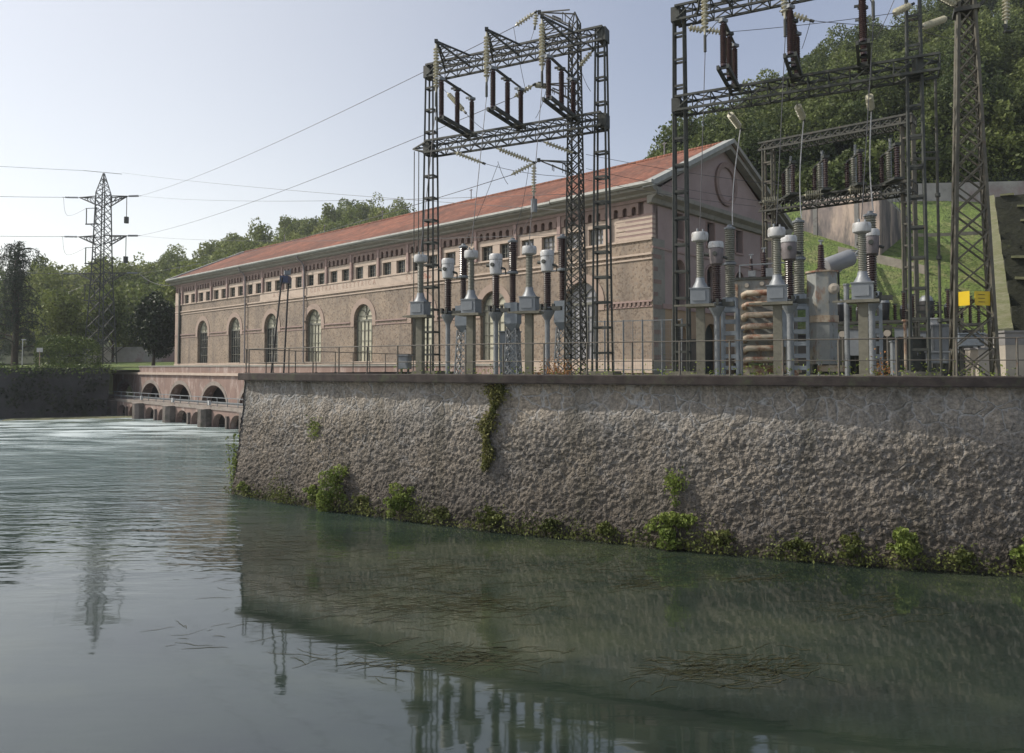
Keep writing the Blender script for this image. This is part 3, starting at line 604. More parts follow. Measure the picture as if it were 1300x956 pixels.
vs = ro_+ri_+[(x+.17, y, z) for x, y, z in ro_]+[(x+.17, y, z) for x, y, z in ri_]
fs = []
for k in range(n): j = (k+1) % n; fs += [(k, j, 2*n+j, 2*n+k), (n+k, 3*n+k, 3*n+j, n+j), (2*n+k, 2*n+j, 3*n+j, 3*n+k), (k, n+k, n+j, j)]
rg.add(vs, fs); rg.build('round_moulding', 'terra', pb)
for xx in (18.4, 30.15, 63.5):
    dp = MB(); dp.path([(xx, -1.0, 16.1), (xx, -.95, 15.8), (xx+.0, -.5, 15.5), (xx, -.3, 15.2), (xx, -.22, 14.6), (xx, -.22, 6.0)], .075, 8)
    for z in (7.5, 9.9, 12.3): dp.box(xx, -.16, z, .24, .2, .07)
    dp.build('downpipe', 'pipe', pb)
dl = MB(); dl.span(1.25, 1.55, -.22, 0.05, 6.0, 14.6); dl.build('corner_downpipe', 'steel', pb)

# ------------------------------------------------------------------ arched weir in front
AO = (A0.x, A0.y, 0)
wr = T('arched_weir', 'reddish arched weir gallery with walkway and low piers over rushing water', 'weir', AO, ANG)
aw = MB(); cs_ = [-8.7, -.6, 7.6, 15.8, 24.0]; x0 = -13.0
es = [(a+b_)/2 for a, b_ in zip(cs_, cs_[1:])]; es = [x0]+es+[28.1]
Y2 = 2.5
for i, c_ in enumerate(cs_):
    ap = archpts(c_, 2.85, 1.5, 18, 2.25)
    aw.extr([(x, Y2, z) for x, z in [(es[i], .1), (c_-2.85, .1)]+ap+[(c_+2.85, .1), (es[i+1], .1), (es[i+1], 4.72), (es[i], 4.72)]], (0, 1.0, 0))
aw.span(28.1, 56, Y2, Y2+1, -.5, 4.72)
aw.build('arch_wall', 'archwall', wr)
MB().span(x0, 56, Y2-.22, Y2+1.0, 4.722, 4.98).build('deck_band', 'plaster', wr)
pp = MB(); pp.span(-4.2, 56, Y2+.0, Y2+.35, 4.982, 5.62); pp.build('parapet', 'archwall', wr)
MB().span(-4.25, 56, Y2-.07, Y2+.42, 5.622, 5.76).build('parapet_cap', 'stonetrim', wr)
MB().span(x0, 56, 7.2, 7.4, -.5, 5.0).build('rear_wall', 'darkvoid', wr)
for c_ in cs_:
    o_ = archpts(c_, 3.2, 1.5, 18, 2.65); i_ = archpts(c_, 2.85, 1.5, 18, 2.25)
    MB().extr([(x, Y2-.05, z) for x, z in o_+i_[::-1]], (0, .1, 0)).build('arch_ring', 'archstone', wr)
MB().span(x0, 30, -.05, Y2-.01, 1.62, 1.95).build('walkway', 'archstone', wr)
lw = MB(); ps_ = [-4.8, 3.5, 11.8, 20.0, 28.2]
for a, b_ in zip(ps_, ps_[1:]):
    mid = (a+b_)/2
    for c_, e0, e1 in ((a+2.35, a, mid), (b_-2.35, mid, b_)):
        lw.extr([(x, .05, z) for x, z in [(e0, -.5), (c_-1.4, -.5)]+archpts(c_, 1.4, .25, 10, 1.05)+[(c_+1.4, -.5), (e1, -.5), (e1, 1.619), (e0, 1.619)]], (0, .6, 0))
lw.build('lower_arch_wall', 'archwall', wr)
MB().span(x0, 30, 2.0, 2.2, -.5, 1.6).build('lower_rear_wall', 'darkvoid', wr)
for x in ps_:
    MB().extr([(x-.75, -.5, -.5), (x-.75, .06, -.5), (x+.75, .06, -.5), (x+.75, -.5, -.5), (x+.35, -.8, -.5), (x-.35, -.8, -.5)], (0, 0, 2.15)).build('pier', 'pierstone', wr)
    MB().span(x-.8, x+.8, -.75, -.06, 1.652, 1.70).build('pier_cap', 'archstone', wr)
    MB().box(x+4.1, -.05, .3, .3, .25, 1.7).build('cutwater', 'pierstone', wr)
ra = MB(); 
for z in (2.35, 2.75): ra.bar((x0, .05, z), (29, .05, z), .07, .07)
x = x0
while x < 29: ra.bar((x, .05, 1.95), (x, .05, 2.78), .06); x += 2.05
ra.bar((x0, .5, 2.2), (29, .5, 2.2), .16, .12)
ra.build('walkway_railing', 'galv', wr)
for x in (3.9, 12.3, 20.6): MB().box(x, -.12, 2.25, .3, .2, .4).build('valve_box', 'white', wr)

# left bank wall
bwl = [(-46.3, 85.3), (-55.2, 80.0), (-75, 74), (-92, 72), (-300, 50)]
bwt = T('river_bank_wall', 'dark shaded ivy-topped bank wall across the river on the left', 'wall', (-55, 80, 0))
vs = []; fs = []; nz_ = 14; lp = dens([Vector(p) for p in bwl[:4]], .7)+[Vector(bwl[4])]
for p in lp:
    for j in range(nz_):
        z = -.5+6.0*j/(nz_-1); d = noise.noise(Vector((p.x*.5, z*.6, 3)))*.35+noise.noise(Vector((p.x*1.6, z*1.9, 9)))*.15
        vs.append((p.x, p.y-.5*(1-j/(nz_-1))-d, z))
for i in range(len(lp)-1):
    for j in range(nz_-1): fs.append((i*nz_+j, (i+1)*nz_+j, (i+1)*nz_+j+1, i*nz_+j+1))
mb = MB(); mb.add(vs, fs); mb.build('wall_face', 'darkwall', bwt, org=(-55, 80, 0), smooth=True)
cpts = []
for p in lp[:-1]:
    for _ in range(70): cpts.append((p.x+rng.uniform(-.5, .5), p.y+rng.uniform(-.75, .8), 5.42+rng.uniform(-.55, .38)*(1 if rng.random() < .8 else 1.8)))
v, f = leaves(np.array(cpts)-np.array([-55, 80, 0]), .3); npmesh('ivy_top', v, f, 'leafB', bwt)
cpts = []
for p in lp[:-1]:
    for _ in range(60):
        z = rng.uniform(.6, 5.2); 
        if noise.noise(Vector((p.x*.35, z*.5, 1))) > -.05: cpts.append((p.x+rng.uniform(-.5, .5), p.y-.75-.4*(1-z/6)+rng.uniform(-.2, .3), z))
v, f = leaves(np.array(cpts)-np.array([-55, 80, 0]), .42); npmesh('hanging_ivy', v, f, 'leafI', bwt)
# gravel spit in front
sp_ = MB(); vs = []; 
for i in range(30):
    x = -53+i*.75; 
    for j, (dy, z) in enumerate(((-2.2, -.1), (-1.2, .10+.08*math.sin(i*1.7)), (-.2, .16), (1.0, .1))): vs.append((x, 81.6+(x+46)*.42+dy+.3*math.sin(i*.9), z))
sp_.add(vs, [(i*4+j, (i+1)*4+j, (i+1)*4+j+1, i*4+j+1) for i in range(29) for j in range(3)]); tag(sp_.build('gravel_bank', 'mossedge', smooth=True), kind='structure')

# ------------------------------------------------------------------ hills
def interp(tab, x): 
    xs = [a for a, _ in tab]; ys = [b_ for _, b_ in tab]; return float(np.interp(x, xs, ys))
EL = [(-900, 98), (-300, 100), (0, 106), (60, 113), (110, 110), (150, 122), (200, 139), (250, 142), (300, 158), (350, 170), (400, 187), (450, 198), (500, 194), (560, 195), (700, 185), (900, 190)]
ER = [(800, 190), (830, 225), (850, 268), (870, 285), (900, 285), (925, 300), (945, 300), (960, 325), (1000, 366), (1040, 392), (1080, 408), (1130, 422), (1170, 436), (1200, 450), (1240, 478), (1300, 505), (1500, 560), (2200, 600)]
DR = [(800, 95), (900, 105), (1000, 125), (1100, 140), (1300, 150), (2200, 150)]
ZR = [(800, 12), (960, 19), (1050, 22.5), (1150, 25.6), (1300, 26), (2200, 26)]
def gl_left(px, t):
    d0, d1 = 122, 235; Y = d0+(d1-d0)*t; zc = EYE+interp(EL, px)/F*d1-7.5; z = 6.2+(zc-6.2)*min(t, 1)**.85
    if t > 1: z = zc-(t-1)*60
    return Vector((K(px)*Y, Y, z))
def gl_right(px, t):
    d0, d1 = 79, interp(DR, px); Y = d0+(d1-d0)*t; zc = EYE+interp(ER, px)/F*d1-6.5; z0 = interp(ZR, px); z = z0+(zc-z0)*min(t, 1)
    if t > 1: z = zc-(t-1)*40
    return Vector((K(px)*Y, Y, z))
def hillmesh(name, fn, pxs, m_):
    tt = [-.02, 0, .15, .3, .45, .6, .75, .9, 1, 1.3, 2.0]; vs = []
    for p in pxs:
        for t in tt: vs.append(tuple(fn(p, t) if t >= 0 else fn(p, 0)-Vector((0, 0, 12))))
    k = len(tt); mb = MB(); mb.add(vs, [(i*k+j, (i+1)*k+j, (i+1)*k+j+1, i*k+j+1) for i in range(len(pxs)-1) for j in range(k-1)]); tag(mb.build(name, m_, smooth=True), kind='structure')
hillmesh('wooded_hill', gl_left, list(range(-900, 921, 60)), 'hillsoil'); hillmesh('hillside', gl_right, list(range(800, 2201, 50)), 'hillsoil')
def wood(name, fn, px0, px1, count, rad, nleaf, lsz, m_, tpow=1.0, foot=0):
    V, Fc = [], []; off = 0
    for i in range(count):
        px = rng.uniform(px0, px1); t = rng.random()**tpow*1.03
        if i < count//5: t = rng.uniform(.93, 1.05)
        elif i < count//5+foot: t = rng.uniform(0, .07)
        g_ = fn(px, t); r_ = rad*rng.uniform(.65, 1.3)*(.55 if t < .07 and foot else 1); hgt = r_*rng.uniform(.85, 1.5)
        n = int(nleaf*(r_/rad)**2); p = crown_pts(n, rng.integers(9, 16), 1.0, .66, (.22, .44)); 
        p = p*np.array([r_, r_, hgt])+np.array([g_.x, g_.y, g_.z+hgt*.8+(.1 if t < .07 else 1.0)])
        v, f = leaves(p, lsz); V.append(v); Fc.append(f+off); off += len(v)
    o_ = npmesh(name, np.concatenate(V), np.concatenate(Fc), m_); return o_
tag(wood('wooded_hillside_trees', gl_left, -260, 560, 470, 4.7, 1050, .78, 'leafL'), 'broadleaf wood covering the hill behind the power house on the left', 'woods', kind='stuff')
tag(wood('hillside_woodland', gl_right, 835, 1400, 400, 4.0, 2300, .5, 'leafR', foot=90), 'dense wood covering the steep hillside behind the yard on the right', 'woods', kind='stuff')

P_ = []
for _ in range(9000):
    px = rng.uniform(1090, 1420); t = abs(rng.normal())*.04; q = gl_right(px, t); P_.append((q.x, q.y-.6, q.z-.6+abs(rng.normal())*1.6))
v, f = leaves(np.array(P_), .4); tag(npmesh('hillside_undergrowth', v, f, 'leafR'), 'scrub and ivy along the top of the long hillside wall', 'undergrowth', kind='stuff')
# ------------------------------------------------------------------ right slope
def sl_(px, t):
    Y = 47+30.5*t; z = 5.08+17.6*t+.25*math.sin(px*.02+t*9)*(0 if t in (0,) else 1); return Vector((K(px)*Y, Y, z))
vs = []; pxs = list(range(950, 1900, 12)); tt = [i/24 for i in range(25)]+[1.06]
for p in pxs:
    for t in tt: vs.append(tuple(sl_(p, t)))
k = len(tt); mb = MB(); mb.add(vs, [(i*k+j, (i+1)*k+j, (i+1)*k+j+1, i*k+j+1) for i in range(len(pxs)-1) for j in range(k-1)]); tag(mb.build('grass_slope', 'grass', smooth=True), kind='structure')
def slopewall(name, t0, t1, px0, px1, h, th, m_, label):
    n = 16; mb = MB(); a = [sl_(px0+(px1-px0)*i/n, t0+(t1-t0)*i/n) for i in range(n+1)]; vs = []
    for p in a:
        for dx, dz in ((0, -.4), (0, h), (th, h), (th, -.4)): vs.append((p.x+K(px0)*dx, p.y+dx, p.z+dz))
    fs = [(i*4+j, (i+1)*4+j, (i+1)*4+(j+1) % 4, i*4+(j+1) % 4) for i in range(n) for j in range(4)]+[(0, 1, 2, 3), (n*4+3, n*4+2, n*4+1, n*4)]
    mb.add(vs, fs); o_ = mb.build(name, m_, org=tuple(a[0])); tag(o_, label, 'wall')
slopewall('low_stone_wall', .57, .45, 1066, 1178, .75, .4, 'lowwall', 'low pale stone wall slanting down across the grass slope')
slopewall('low_stone_wall', .745, .735, 1118, 1264, .32, .5, 'lowwall', 'thin pale kerb wall crossing the upper grass slope')
ru = MB(); pts = [at(px, 0, 78.2) for px in (1122, 1200, 1300, 1500, 1900)]
a, b_ = pts[0], pts[-1]
ru.extr([(a.x, 78.0, 21), (b_.x, 78.0, 21), (b_.x, 78.0, 26.6), (a.x, 78.0, 25.0)], (0, 1.0, 0)); o_ = ru.build('hillside_wall', 'rwall', org=(a.x, 78, 21)); tag(o_, 'long stained concrete retaining wall at the foot of the woods above the slope', 'wall')
fw_ = MB().extr([(xat(985, 45.5), 45.5, 5.0), (xat(1284, 44), 44, 5.0), (xat(1284, 44), 44, 7.2), (xat(985, 45.5), 45.5, 7.5)], (0, .5, 0)); tag(fw_.build('slope_foot_wall', 'moss', org=(xat(985, 45.5), 45.5, 5.0)), 'dark low wall along the foot of the grass slope behind the breakers', 'wall')
# concrete building on the slope
c0 = at(1116, 250, 64.5); c1 = at(1018, 262, 70); c2 = at(1166, 262, 74)
cbd = T('hillside_building', 'stained pale concrete building half hidden behind the yard gantries', 'building', (c0.x, c0.y, 9))
def vwall(p, q, zt0, zt1, zb_, th=.3):
    d = Vector((q.x-p.x, q.y-p.y, 0)).normalized(); nn_ = Vector((-d.y, d.x, 0))*th
    return MB().extr([(p.x, p.y, zb_), (q.x, q.y, zb_), (q.x, q.y, zt1), (p.x, p.y, zt0)], nn_)
z0 = at(1118, 244, 64.5).z; z1 = at(1020, 257, 70).z
w_ = vwall(c1, c0, z1, z0, 8); w_.build('front_wall', 'bwall', cbd, org=(c0.x, c0.y, 9))
w_ = vwall(c0, c2, z0, z0-1.6, 8); w_.build('side_wall', 'bwall', cbd, org=(c0.x, c0.y, 9))
w_ = MB().extr([(c1.x, c1.y, z1), (c0.x, c0.y, z0), (c2.x, c2.y, z0-1.6), (c2.x-6, c2.y+4, z0-1.5)], (0, 0, .25)); w_.build('roof', 'rwall', cbd, org=(c0.x, c0.y, 9))
w_ = MB()
for px in (1037, 1090):
    q = c1+(c0-c1)*((px-1020)/98); w_.box(q.x, q.y-.08, 14.6, .35 if px != 1050 else .5, .2, 12, -.4)
w_.build('buttress', 'rwall', cbd, org=(c0.x, c0.y, 9))
w_ = MB(); e_ = c2-c0
for k in range(12):
    q = c0+e_*(k/11); w_.bar((q.x, q.y-.2, z0-1.6*k/11), (q.x, q.y-.2, z0-1.6*k/11+.9), .05)
w_.bar((c0.x, c0.y-.2, z0+.9), (c2.x, c2.y-.2, z0-.7), .06); w_.build('stair_railing', 'steel', cbd, org=(c0.x, c0.y, 9))
# steps / rail inclined track
tr = MB(); a = at(1050, 352, 50); b_ = at(1086, 318, 62)
for d_ in (-.35, .35): tr.bar((a.x+d_, a.y, a.z), (b_.x+d_, b_.y, b_.z), .12, .25)
for k in range(14): q = a+(b_-a)*(k/13); tr.bar((q.x-.35, q.y, q.z), (q.x+.35, q.y, q.z), .08)
tag(tr.build('inclined_track', 'galv', org=tuple(a)), 'pale inclined ladder track climbing the grass slope', 'track')
# stepped cascade
sa = at(1291, 460, 37); sb = at(1262, 262, 66); cas = T('stepped_stone_ramp', 'huge dark mossy stone steps climbing the slope at the far right', 'steps', (sa.x, sa.y, 5.1))
dv = Vector((sb.x-sa.x, sb.y-sa.y, 0)); perp = Vector((dv.y, -dv.x, 0)).normalized(); zt_ = zat(262, 66); ns = 8
sm = MB()
for k in range(ns):
    p = sa+dv*(k/ns); q = sa+dv*((k+1)/ns); zz = 5.2+(zt_-5.2)*((k+1)/ns)
    sm.extr([(p.x, p.y, 4.5), (p.x+perp.x*14, p.y+perp.y*14, 4.5), (q.x+perp.x*14, q.y+perp.y*14, 4.5), (q.x, q.y, 4.5)], (0, 0, zz-4.5))
sm.build('step_block', 'moss', cas, org=(sa.x, sa.y, 5.1))
for k in range(ns):
    p = sa+dv*(k/ns); zz = 5.2+(zt_-5.2)*((k+1)/ns); e_ = MB(); n6 = 14
    for j in range(n6):
        if random.random() < .18: continue
        q0 = p+perp*(.3+13.4*j/n6); q1 = p+perp*(.3+13.4*(j+1)/n6); e_.bar((q0.x, q0.y-.1, zz+.05+.06*math.sin(j*2.1+k)), (q1.x, q1.y-.1, zz+.05+.06*math.sin(j*2.1+2.1+k)), .34, .15)
    e_.build('step_edge', 'mossedge', cas, org=(sa.x, sa.y, 5.1))
em = MB(); 
n = 18; vs = []
for k in range(n+1):
    p = sa+dv*(k/n); zz = 5.2+(zt_-5.2)*(k/n)+.9+.15*math.sin(k*1.9); wd = 1.1-.45*k/n
    for o2, z in ((-wd, 4.5), (-wd*.85, zz), (0.02, zz+.1), (0.02, 4.5)): vs.append((p.x+perp.x*o2, p.y+perp.y*o2, z))
em.add(vs, [(i*4+j, (i+1)*4+j, (i+1)*4+(j+1) % 4, i*4+(j+1) % 4) for i in range(n) for j in range(4)]+[(0, 1, 2, 3), (n*4+3, n*4+2, n*4+1, n*4)])
em.build('cheek_wall', 'mossedge', cas, org=(sa.x, sa.y, 5.1))
cp = []
for i in range(3600):
    k = rng.random(); p = sa+dv*k; o2 = rng.uniform(.3, 13); zz = 5.2+(zt_-5.2)*(math.floor(k*ns)+1)/ns
    edge_ = (k*ns) % 1 < .35
    cp.append((p.x+perp.x*o2, p.y+perp.y*o2, zz-(rng.uniform(0, 1.3) if edge_ else -.05)))
v, f = leaves(np.array(cp)-np.array([sa.x, sa.y, 5.1]), .4); npmesh('moss_tufts', v, f, 'leafI', cas)

# ------------------------------------------------------------------ individual trees
def simple_tree(name, label, loc, r_, h, nleaf, ls, m_, trunk_h, group=None, lobes=14, lr=(.22, .42), spread=.68):
    root = T(name, label, 'tree', loc, 0, group)
    p = crown_pts(nleaf, lobes, 1, spread, lr)*np.array([r_, r_, h/2]); p[:, 2] += trunk_h+h/2
    v, f = leaves(p, ls); npmesh('crown', v, f, m_, root)
    tm = MB(); tm.path([(0, 0, -1), (.1, 0, trunk_h), (.05, .1, trunk_h+h*.4), (0, 0, trunk_h+h*.8)], [.28, .2, .12, .03], 7)
    for k in range(8):
        a = k*2.4; z = trunk_h+h*(.05+.08*k); tm.path([(0.05, 0, z), (r_*.35*math.cos(a), r_*.35*math.sin(a), z+h*.1), (r_*.75*math.cos(a), r_*.75*math.sin(a), z+h*.17)], [.1, .06, .02], 5)
    tm.build('trunk', 'bark', root); return root
mx_, my_ = xat(194, 97), 97
simple_tree('magnolia_tree', 'dark glossy evergreen tree standing against the left end of the power house', (mx_, my_, 5.9), 3.1, 10.0, 11000, .42, 'leafD', .7, lobes=26, spread=.66, lr=(.34, .5))
simple_tree('broadleaf_tree', 'tall broad pale green tree between the weeping cedar and the pylon', (xat(88, 112), 112, 5.3), 5.2, 11.8, 5200, .5, 'leafL', 1.2, lobes=24, spread=.8)
simple_tree('broadleaf_tree', 'mid green tree behind the foot of the pylon', (xat(142, 114), 114, 5.6), 4.2, 11.5, 3600, .55, 'leafL', 1.2)
simple_tree('broadleaf_tree', 'rounded tree at the far left edge behind the weeping cedar', (xat(-22, 114), 114, 5.4), 5.5, 11.5, 4200, .55, 'leafR', 1.2)
simple_tree('skyline_tree', 'open feathery tree on the skyline above the middle of the red roof', tuple(gl_left(455, .92)), 4.0, 12, 1300, .55, 'leafL', 1.5, lobes=18, lr=(.16, .3), spread=.85)
simple_tree('skyline_tree', 'sparse small tree on the skyline beside the roof vents', tuple(gl_left(487, .95)), 3.2, 8.5, 800, .5, 'leafL', 1.5, lobes=14, lr=(.16, .3), spread=.85)
for (px, py0, Y, r_, h, lab) in ((883, 172, 88, 2.6, 8.5, 'sparse young tree rising left of the gable peak'), (916, 155, 90, 2.9, 10.5, 'taller airy tree directly behind the gable peak'), (857, 192, 86, 2.4, 6.5, 'small bushy tree behind the roof beside the right gantry leg'), (1012, 96, 122, 3.5, 10, 'bare feathery tree on the right hill skyline above the gantry beam'), (948, 165, 90, 2.4, 9, 'thin tree just right of the gable peak')):
    simple_tree('skyline_tree', lab, (xat(px, Y), Y, zat(py0, Y)-h-1.0), r_, h, 1500, .36, 'leafR', 1.0, lobes=20, lr=(.14, .28), spread=.85)
# weeping cedar
cx_, cy_ = xat(18, 96), 96
ced = T('weeping_cedar', 'tall dark weeping cedar with drooping branches at the left edge', 'tree', (cx_, cy_, 5.3)); ced.scale = (1.12, 1.12, 1.1)
tm = MB(); tm.path([(0, 0, -.5), (.1, 0, 6), (-.1, 0, 11), (.3, 0, 15)], [.4, .3, .18, .06], 8); P_ = []
for k in range(40):
    z = 2.2+12.6*(k/40)**.9; a = k*2.399; ln = (5.0-3.1*((z-2)/13)**1.2)*random.uniform(.45, 1.2)
    if z > 12.8: ln = random.uniform(1.6, 2.8)
    if 10 < z < 12.2: ln *= .55
    pts = []
    for i in range(9):
        t = i/8; pts.append(Vector((math.cos(a)*ln*t, math.sin(a)*ln*t, z+.9*math.sin(t*math.pi*.6)-1.4*t**3)))
    tm.path(pts, [.09*(1-i/9)+.012 for i in range(9)], 4)
    for i in range(1, 9):
        p = pts[i]
        for _ in range(5):
            drop = rng.uniform(.4, 2.3)*(1 if z > 5 else .8); ox, oy = rng.uniform(-.45, .45, 2)
            for q in range(int(6+drop*7)): P_.append((p.x+ox+rng.normal()*.05, p.y+oy+rng.normal()*.05, p.z-drop*rng.random()+.1))
tm.build('trunk', 'bark', ced); v, f = leaves(np.array(P_), .22, .6); npmesh('crown', v, f, 'leafC', ced)
# clipped bushes
for (px, wd, hh_, lab) in ((74, 2.3, 4.1, 'rounded clipped green bush left of its twin on the bank'), (97, 2.5, 3.9, 'dark rounded clipped bush beside the pylon foot')):
    n = 5200; d = rng.normal(size=(n, 3)); d /= np.linalg.norm(d, axis=1)[:, None]; d = np.sign(d)*np.abs(d)**.75; p = d*np.array([wd, wd, hh_*.62])*rng.uniform(.86, 1.03, n)[:, None]; p[:, 2] += hh_*.45; p = p[p[:, 2] > -.1]
    v, f = leaves(p, .24); o_ = npmesh('clipped_bush', v, f, 'leafB'); o_.location = (xat(px, 90), 90, 5.1); tag(o_, lab, 'bush')
# fence wall on the left bank, lawn
fw = MB(); a = Vector((xat(118, 116), 116)); b2 = Vector((xat(300, 112), 112)); fw.extr([(a.x, a.y, 5), (b2.x, b2.y, 5), (b2.x, b2.y, 8.9), (a.x, a.y, 8.7)], (0, .3, 0))
tag(fw.build('boundary_wall', 'rwall', org=(a.x, a.y, 5)), 'plain grey boundary wall behind the dark evergreen tree', 'wall')
lw_ = MB(); lw_.add([(-60, 86.5, 5.4), (-43, 88, 5.25), (-40, 93, 5.8), (-39, 111, 6.5), (-62, 115.8, 6.4), (-75, 100, 5.6)], [(0, 1, 2, 3, 4, 5)]); tag(lw_.build('lawn', 'grass'), kind='structure')
lamp = T('street_lamp', 'slim white lamp post on the far left bank', 'street lamp', (xat(28, 88), 88, 5.4)); MB().tube((0, 0, 0), (0, 0, 3.4), .05).build('post', 'white', lamp); MB().box(.15, 0, 3.45, .45, .2, .12).build('lamp_head', 'white', lamp)
sp2 = T('bank_signpost', 'thin brown post with a pale plate on the left bank', 'signpost', (xat(50, 87), 87, 5.4)); MB().tube((0, 0, 0), (0, 0, 2.1), .05).build('post', 'transpipe', sp2)
MB().box(0, 0, 2.2, .7, .06, .5).build('plate', 'white', sp2)
# ------------------------------------------------------------------ yard helpers
GZ = 5.1
BD = Vector((.9065, -.422)); PD = Vector((.422, .9065)); BA = math.atan2(BD.y, BD.x)   # along the wall / away from the river
def lattice(mb, p, q, a0, a1, ux, uy, n, ch=.05, br=.03, style='x', first=True):
    """four-chord lattice mast or girder from p to q with half-widths along ux, uy"""
    p, q = Vector(p), Vector(q); ux = Vector(ux); uy = Vector(uy); cs = []
    def corner(t, i):
        w_, d_ = a0[0]+(a1[0]-a0[0])*t, a0[1]+(a1[1]-a0[1])*t; sx, sy = ((-1, -1), (1, -1), (1, 1), (-1, 1))[i]
        return p+(q-p)*t+ux*(sx*w_/2)+uy*(sy*d_/2)
    for i in range(4): mb.bar(corner(0, i), corner(1, i), ch, ch)
    for k in range(n):
        t0, t1 = k/n, (k+1)/n
        for i in range(4):
            j = (i+1) % 4; A_, B_, C_, D_ = corner(t0, i), corner(t0, j), corner(t1, i), corner(t1, j)
            if style == 'ladder': mb.bar(C_, D_, br, br*1.6)
            elif style == 'x': mb.bar(A_, D_, br); mb.bar(B_, C_, br)
            elif style == 'n': mb.bar(C_, D_, br); mb.bar(A_, D_, br)
            elif style == 'z': mb.bar(A_, D_, br*1.3, br) if (k+i) % 2 == 0 else mb.bar(B_, C_, br*1.3, br)
    return corner
def disc_string(name, p, q, label, group, n=None, r=.125, m_='glass_disc'):
    p, q = Vector(p), Vector(q); L_ = (q-p).length; n = n or max(4, int(L_/.15)); root = T(name, label, 'insulator', tuple(p), 0, group)
    mb = MB(); pr = [(.03, 0)]; cap = .1*L_; 
    for k in range(n):
        t = cap+(L_-2*cap)*k/n; s_ = (L_-2*cap)/n; pr += [(.045, t), (r, t+s_*.25), (r*.96, t+s_*.42), (.05, t+s_*.55), (.045, t+s_*.95)]
    pr += [(.03, L_)]
    mb.lathe(pr, (0, 0, 0), q-p, 12); mb.build('discs', m_, root)
    d = (q-p).normalized(); MB().tube((0, 0, 0), d*cap, .035, 6).tube(tuple(d*(L_-cap)), tuple(d*L_), .035, 6).tube(tuple(d*(L_-.02)), tuple(d*(L_+.12)), .05, 6).build('end_fitting', 'steel', root); return root
def cable(name, p, q, sag, label, r=.012, m_='wire', n=14, group=None):
    p, q = Vector(p), Vector(q); pts = [p+(q-p)*(i/n)-Vector((0, 0, 4*sag*(i/n)*(1-i/n))) for i in range(n+1)]
    o_ = MB().path(pts, r, 5).build(name, m_, org=tuple(p)); tag(o_, label, 'cable', group); return o_
def pathcable(name, pts, label, r=.014, m_='wire'):
    pts = [Vector(p) for p in pts]; fine = []
    for i in range(len(pts)-1):
        p0 = pts[max(i-1, 0)]; p1 = pts[i]; p2 = pts[i+1]; p3 = pts[min(i+2, len(pts)-1)]
        for k in range(6): t = k/6; fine.append(.5*((2*p1)+(p2-p0)*t+(2*p0-5*p1+4*p2-p3)*t*t+(3*p1-p0-3*p2+p3)*t**3))
    fine.append(pts[-1]); o_ = MB().path(fine, r, 5).build(name, m_, org=tuple(pts[0])); return tag(o_, label, 'cable')
def v3(p2, z): return Vector((p2.x, p2.y, z))
HL, HU = EYE+9.9, EYE+13.3
def gantry(PL, PR, ab, at_, label, ext_left=0, ext_right=0, brk=(), side='left'):
    d = (PR-PL); L_ = d.length; u = d.normalized(); n_ = Vector((-u.y, u.x))     # n_ away from the river
    org = (PL.x, PL.y, GZ); root = T('gantry_frame', label, 'gantry', org)
    U3, N3 = (u.x, u.y, 0), (n_.x, n_.y, 0)
    for P_ in (PL, PR):
        mb = MB(); lattice(mb, v3(P_, GZ), v3(P_, HU), (ab, ab*.8), (at_, at_*.8), U3, N3, 14, .075, .05, 'ladder'); mb.build('column', 'steel', root, org=org)
        MB().box(P_.x, P_.y, GZ+.12, ab+.5, ab+.5, .3, BA).build('footing', 'concrete', root, org=org)
    for (nm, zt, h, dp, e0, e1) in (('lower_beam', HL, .5, .75, ext_left, ext_right), ('upper_beam', HU, .52, .6, 0.05, .05)):
        a = v3(PL-u*.1, zt-h/2); b_ = v3(PR+u*(e1+.1), zt-h/2); mb = MB(); n = int((b_-a).length/.62)
        lattice(mb, a, b_, (h, dp), (h, dp), (0, 0, 1), N3, n, .08, .036, 'n')
        for q in (a, b_-Vector(U3)*e1): mb.box(q.x, q.y, q.z, .32, .48, h+.01, math.atan2(u.y, u.x))
        if e0: 
            tip = v3(PL-u*e0, zt-h*.3)
            for s_ in (-1, 1):
                for zz in (0, -h): mb.bar(v3(PL+n_*(s_*.37), zt+zz-(.03 if zz == 0 else -.03)), tip, .055)
            for k in (.35, .65): mb.bar(v3(PL-u*e0*k+n_*.37*(1-k), zt-.1), v3(PL-u*e0*k-n_*.37*(1-k), zt-.1), .04)
        mb.build(nm, 'steel', root, org=org)
    tips = []
    for s_ in brk:
        c_ = PL+u*s_; tip = v3(c_-n_*2.0, HU+.05); mb = MB(); rt = [v3(c_+u*(q*.62)-n_*.3, HU-.02) for q in (-1, 1)]; rb_ = [v3(c_+u*(q*.62)-n_*.3, HU-.5) for q in (-1, 1)]
        for q in rt+rb_: mb.bar(q, tip, .06)
        for k in (.2, .4, .6, .8):
            A_, B_, C_, D_ = [q+(tip-q)*k for q in rt+rb_]; mb.bar(A_, B_, .03); mb.bar(C_, D_, .03); mb.bar(A_, C_, .03); mb.bar(B_, D_, .03); 
            k2 = k-.2; A2_, B2_, C2_, D2_ = [q+(tip-q)*k2 for q in rt+rb_]; mb.bar(A2_, B_, .025); mb.bar(A2_, C_, .025); mb.bar(B2_, D_, .025); mb.bar(C2_, D_, .025)
        mb.box(tip.x, tip.y, tip.z, .14, .14, .12); mb.build('bracket', 'steel', root, org=org); tips.append(tip)
    return root, u, n_, tips
def pt(px, Y): return Vector((xat(px, Y), Y))
G1L, G1R = pt(546, 32.3), pt(765, 28.7); G2L, G2R = pt(866, 27.0), pt(1168, 23.6)
